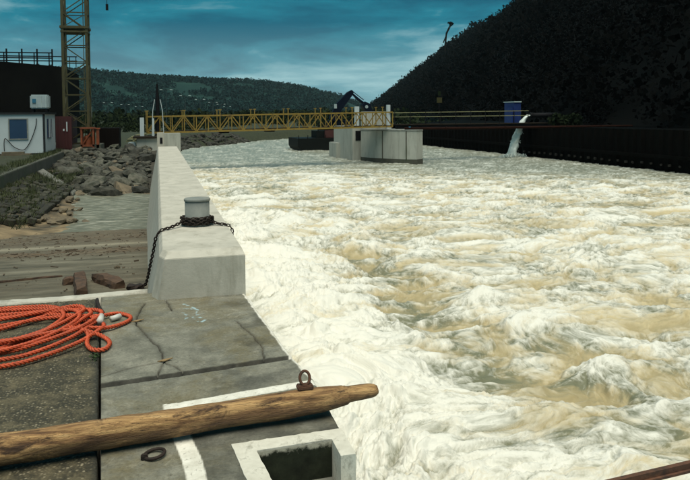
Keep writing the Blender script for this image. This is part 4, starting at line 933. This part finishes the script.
bg_ = thing('work_barge', 'low black work barge moored behind the bridge pier', 'barge', (16, 69, -1.8))
hull = [(13.2, 67), (19.8, 67), (19.8, 72), (13.2, 72)]
MB().loft([[(x+(.5 if x < 14 and z < -2 else 0), y, z) for x, y in hull] for z in (-2.4, -1.4, -.62)]).build('hull', 'hull_black', bg_)
MB().box(15.2, 16.6, 67.6, 70, -.618, .1).build('deckhouse', 'hull_black', bg_); MB().box(16.0, 17.1, 67.3, 67.55, -.6, .15).build('winch', 'machine_red', bg_)
for q in range(7): MB().bar((13.3+q*.9, 67.05, -.62), (13.3+q*.9, 67.05, -.3), .06).build('stanchion', 'hull_black', bg_)
MB().bar((15.4, 67.7, .1), (15.4, 67.7, .9), .08).build('stack', 'hull_black', bg_)
ex = thing('excavator', 'dark excavator with folded arm raised above the barge', 'excavator', (17.6, 69.5, -.62))
MB().box(16.6, 19.0, 68.4, 70.6, -.618, .05).build('tracks', 'dark_steel', ex, bevel=.1); MB().box(16.7, 19.3, 68.5, 70.5, .06, 1.1).build('body', 'steel_dark_blue', ex, bevel=.1); MB().box(17.0, 18.0, 68.45, 69.5, 1.1, 1.9).build('cab', 'steel_dark_blue', ex, bevel=.08)
def arm(name, pts, w, th): 
    pts = [Vector(p) for p in pts]; rings = []
    for i, p in enumerate(pts):
        d = (pts[min(i+1, len(pts)-1)]-pts[max(i-1, 0)]).normalized(); nn = Vector((-d.z, 0, d.x)); q = th[i]/2
        rings.append([p+nn*q+Vector((0, -w/2, 0)), p+nn*q+Vector((0, w/2, 0)), p-nn*q+Vector((0, w/2, 0)), p-nn*q+Vector((0, -w/2, 0))])
    return MB().loft(rings).build(name, 'steel_dark_blue', ex, bevel=.03)
arm('boom', [(17.0, 68.4, 1.1), (17.7, 68.4, 2.5), (18.8, 68.4, 3.72), (19.15, 68.4, 4.05)], .5, [.7, .8, .6, .3])
arm('stick', [(19.05, 68.4, 3.85), (19.7, 68.4, 3.25), (20.4, 68.4, 2.75)], .3, [.14, .24, .2])
MB().tube([(19.1, 68.3, 4.05), (20.3, 68.3, 3.15)], .04, 8).build('ram', 'dark_steel', ex); arm('bucket', [(20.2, 68.4, 2.8), (20.6, 68.4, 2.5), (20.8, 68.4, 2.0), (20.5, 68.4, 1.6)], .9, [.5, .8, .8, .3])
MB().box(17.15, 17.42, 68.05, 68.1, 2.3, 2.75).build('hose_guard', 'tank_white', ex); MB().tube([(20.5, 67.9, 2.45), (20.5, 67.98, 2.45)], [.16, .16], 12).build('pin', 'tank_white', ex)

# walkway on to the right bank, pipe, sheet piles, outfall
wk = thing('walkway', 'dark walkway with thin pale handrails from pier to right bank', 'walkway', (23, 50, .9))
for q in range(24): MB().box(17.2+q*.53, 17.71+q*.53, 49.4, 50.6, .86, .93).build('deck_plank', 'dark_wood', wk)
MB().box(17.2, 29.9, 49.5, 49.6, .6, .858).build('beam', 'dark_steel', wk); MB().box(17.2, 29.9, 50.4, 50.5, .6, .858).build('beam', 'dark_steel', wk)
for z_, sl in ((1.8, .08), (1.5, 0)): MB().bar((17.0, 49.45, z_-.02), (28.2, 49.45, z_+sl), .045).build('handrail', 'rail_pale', wk)
MB().bar((17.0, 50.55, 1.8), (28.2, 50.55, 1.86), .04).build('handrail', 'rail_pale', wk)
for q in range(10): MB().bar((17.1+q*1.23, 49.45, .9), (17.1+q*1.23, 49.45, 1.85), .05).build('rail_post', 'dark_steel', wk)
pp = thing('long_pipe', 'long thin red brown pipe spanning from pier to the dark bank', 'pipe', (24, 45.9, .6))
MB().tube([(17.0, 47.0, .66), (20, 46.6, .64), (34.6, 45.4, .66)], .085, 8).build('tube', 'brown_pipe', pp, True)
for x in (20, 24.5, 29.3): y_ = 46.6-(x-20)*.0822; MB().tube([(x-.05, y_, .645), (x+.05, y_, .645)], .13, 10).build('flange', 'brown_pipe', pp)
sp_ = thing('sheet_pile_wall', 'black corrugated sheet pile wall along the right bank', 'wall', (29, 50, .6))
pm_ = MB(); zz0, zz1 = -4, .64
for (y0, y1, x) in ((-.4, -.12, 0), (.12, .4, .2)): pass
prof = [(0, -.4), (0, -.14), (.2, .0), (.2, .26), (0, .4)]
pv = [(x, y, z) for z in (zz0, zz1) for x, y in prof]+[(.3, y, zz1) for x, y in prof]
pf = [(j, j+1, j+6, j+5) for j in range(4)]+[(5+j, 6+j, 11+j, 10+j) for j in range(4)]
me = bpy.data.meshes.new('pile'); me.from_pydata(pv, [], pf); me.materials.append(MATS['sheet_pile'])
for q in range(112): place('pile', me, (28.85, -13+q*.8, 0), (0, 0, 0), 1, sp_)
MB().box(28.7, 28.848, -13, 76, -1.05, -.85).build('waling', 'sheet_pile', sp_)
plm = bpy.data.meshes.new('tie_plate'); _b = MB().box(-.05, .05, -.09, .09, -.07, .07); plm.from_pydata(_b.v, [], _b.f); plm.materials.append(MATS['plate_pale'])
for q in range(26): place('tie_plate', plm, (28.78, 33.6+q*.8+random.uniform(-.1, .1), -1.42+random.uniform(-.03, .03)), (random.uniform(-.3, .3), 0, 0), random.uniform(.7, 1.2), sp_)
bc = container('blue_container', 'blue steel cabin at the right end of the walkway', 'container_blue', 29.15, 29.75, 53.5, 55.2, .6, 2.6)
MB().box(29.1, 29.8, 53.4, 55.3, 2.602, 2.68).build('roof', 'lamp_head', bc); MB().box(28.95, 29.12, 53.6, 54.8, .65, 2.2).build('annex', 'container_blue', bc)
# outfall jet
ot = thing('outfall_pipe', 'short black outfall pipe end on the dark right bank', 'pipe', (29.5, 50.6, 1.5)); MB().tube([(29.0, 50.6, 1.5), (31.5, 50.6, 1.5)], .2, 12).build('tube', 'dark_steel', ot, True); MB().box(30.6, 30.9, 50.3, 50.9, .58, 1.5).build('saddle', 'dark_steel', ot)
MB().tube([(28.96, 50.6, 1.5), (29.06, 50.6, 1.5)], .25, 12).build('flange', 'dark_steel', ot)
mb = MB(); rings = []
for i in range(70):
    t = i/69; x = 28.98-1.65*t**.62*1.0; z_ = 1.5-3.35*t**1.25; r_ = .15+.26*t
    rings.append([(x+r_*math.cos(a)*(1+.45*mnoise.noise(Vector((a*1.2, z_*2.5, 0)))), 50.6+r_*math.sin(a)*(1+.4*mnoise.noise(Vector((a*1.5+9, z_*2, 3)))), z_+.1*mnoise.noise(Vector((a*2, z_*3, 7)))) for a in np.linspace(0, 2*math.pi, 19)[:-1]])
mb.loft(rings)
jt = mb.build('water_jet', 'jet_water', None, True); tag(jt, 'white jet of water falling from the outfall into the river', 'water jet')
spl = soup('jet_spray', leaf_cloud([(27.35, 50.5, -1.6), (27.0, 50.3, -1.7), (27.8, 50.5, -1.7), (26.5, 50.2, -1.75), (28.2, 50.4, -1.72), (27.7, 50.6, -.6), (28.0, 50.6, .1)], [.5, .45, .4, .4, .35, .42, .38], 160, .09, 3, .55, .1), 'jet_water', 4); tag(spl, 'white splash and spray round the foot of the jet', 'spray', kind='stuff')
sg = thing('marker_lamp', 'small dull yellow marker with green top on the dark bank', 'marker', (30.5, 73, .6))

MB().bar((30.5, 73, .6), (30.5, 73, 3.6), .08).build('pole', 'dark_steel', sg); MB().box(30.2, 30.8, 72.9, 72.95, 2.9, 3.5).build('plate', 'sign_yellow', sg); MB().box(30.35, 30.65, 72.9, 72.95, 3.7, 4.2).build('lamp', 'crown_olive', sg)
for q, (x, y) in enumerate(((30.6, 49.2), (30.8, 47.2))):
    o = soup('bush', leaf_cloud([(x, y, 1.1)], [.75], 260, .16, 40+q, .75, .1), 'crown_olive', 4); tag(o, 'dim green bush on the dark bank, %s of the two' % ('nearer the water jet' if q == 0 else 'farther from the water jet'), 'bush', 'bushes on the right bank')

# ------------------------------------------------------------------ street lamps, houses, lone tree
LP = [(1.8, 141, 'tallest twin-head street lamp just right of the dark mast'), (7, 182.8, 'second tallest street lamp right of the dark mast'), (13.3, 227.6, 'third street lamp of the row right of the mast'), (21.3, 279, 'fourth street lamp of the row above the bridge'),
      (28.7, 328, 'fifth street lamp of the row above the bridge'), (40.4, 421, 'last and smallest street lamp of the row above the bridge'), (-17.8, 279, 'street lamp nearest the crane left of the mast'), (-13.7, 328, 'middle street lamp between crane and mast'), (-9.4, 399, 'street lamp just left of the white plates')]
for x, y, lb in LP:
    t = thing('street_lamp', lb, 'street lamp', (x, y, -.5), 'street lamps along the far road'); s_ = y/141; w_ = min(.14*s_, .3)
    MB().tube([(x, y, -.5), (x, y, 6.7)], [w_*.8, w_*.45], 8).build('pole', 'lamp_grey', t); MB().bar((x-1.0*s_**.6, y, 6.7), (x+1.0*s_**.6, y, 6.7), w_*.5).build('arm', 'lamp_grey', t)
    for sgn in (-1, 1): MB().box(x+sgn*.95*s_**.6-.26*s_**.5, x+sgn*.95*s_**.6+.26*s_**.5, y-.2, y+.2, 6.72, 6.72+.13*s_).build('lamp_head', 'lamp_head', t)
HS = [(93, 1128, 52, 9, 'long pale house under the ridge left of the tree clump'), (150, 1140, 47, 8, 'small white house below the ridge tree clump'), (128, 1142, 55, 7, 'pale house on the skyline beside the ridge tree clump'), (176, 1150, 45, 7, 'white house farthest right on the far ridge'), (70, 1125, 55, 6, 'small pale house farthest left on the far ridge')]
for x, y, z_, w_, lb in HS:
    t = thing('house', lb, 'house', (x, y, z_), 'houses on the far ridge'); MB().box(x-w_/2, x+w_/2, y-4, y+4, z_-6, z_+3.4).build('wall', 'house_white', t)
    MB().add([(x-w_/2-.5, y-4.6, z_+3.42), (x+w_/2+.5, y-4.6, z_+3.42), (x+w_/2+.5, y+4.6, z_+3.42), (x-w_/2-.5, y+4.6, z_+3.42), (x-w_/2-.5, y, z_+6), (x+w_/2+.5, y, z_+6)], [(0, 1, 5, 4), (2, 3, 4, 5), (0, 4, 3), (1, 2, 5), (3, 2, 1, 0)]).build('roof', 'house_roof', t)
    for k_ in (-.28, .1): MB().box(x+w_*k_, x+w_*(k_+.16), y-4.05, y-4.001, z_+.6, z_+2.2).build('window', 'window_blue', t)
LT = (Vector((143.5, 336, 42)))
lt = thing('lone_tree', 'thin leaning tree with tufted top on the skyline of the dark hill', 'tree', tuple(LT))
MB().tube([LT-Vector((0, 0, 8)), LT+Vector((1, 0, 1)), LT+Vector((3.2, 0, 5.6))], [.5, .42, .25], 7).build('trunk', 'bark', lt); MB().tube([LT+Vector((-.8, 0, -4)), LT+Vector((1.6, 0, 1.5)), LT+Vector((3.6, 0, 5))], [.3, .25, .15], 6).build('limb', 'bark', lt)
cn = soup('crown', leaf_cloud([(3.4, 0, 6.0), (2.4, 0, 6.3), (4.3, .2, 5.7), (3.6, 0, 5.0)], [1.2, .8, .9, .7], 70, .25, 6, .7, .1), 'crown_black', 4, lt)
hp = MB(); rn = random.Random(3)
for k in range(16): hp.bar((-1.9+rn.uniform(-.7, .7), 55+rn.uniform(-.3, .3), -.2+k*.03), (-1.3+rn.uniform(-.6, .8), 55.4+rn.uniform(-.3, .3), -.15+k*.035), .12, .08)
tag(hp.build('plank_heap', 'rail_pale'), 'pale heap of planks beyond the riprap beside the dark container', 'planks')

# ------------------------------------------------------------------ damp air over the valley
hz_ = MB().box(-1100, 700, -120, 1500, -6, 110).build('haze', 'black_rubber'); hz_.data.materials.clear()
hm = bpy.data.materials.new('haze'); hm.use_nodes = True; hn = hm.node_tree; hn.nodes.remove(hn.nodes['Principled BSDF'])
pv_ = hn.nodes.new('ShaderNodeVolumePrincipled'); pv_.inputs['Color'].default_value = (.62, .88, .95, 1); pv_.inputs['Density'].default_value = HAZE; pv_.inputs['Anisotropy'].default_value = 0
hn.links.new(pv_.outputs[0], hn.nodes['Material Output'].inputs['Volume']); hz_.data.materials.append(hm); tag(hz_, 'thin grey damp air filling the valley', 'haze', kind='stuff')
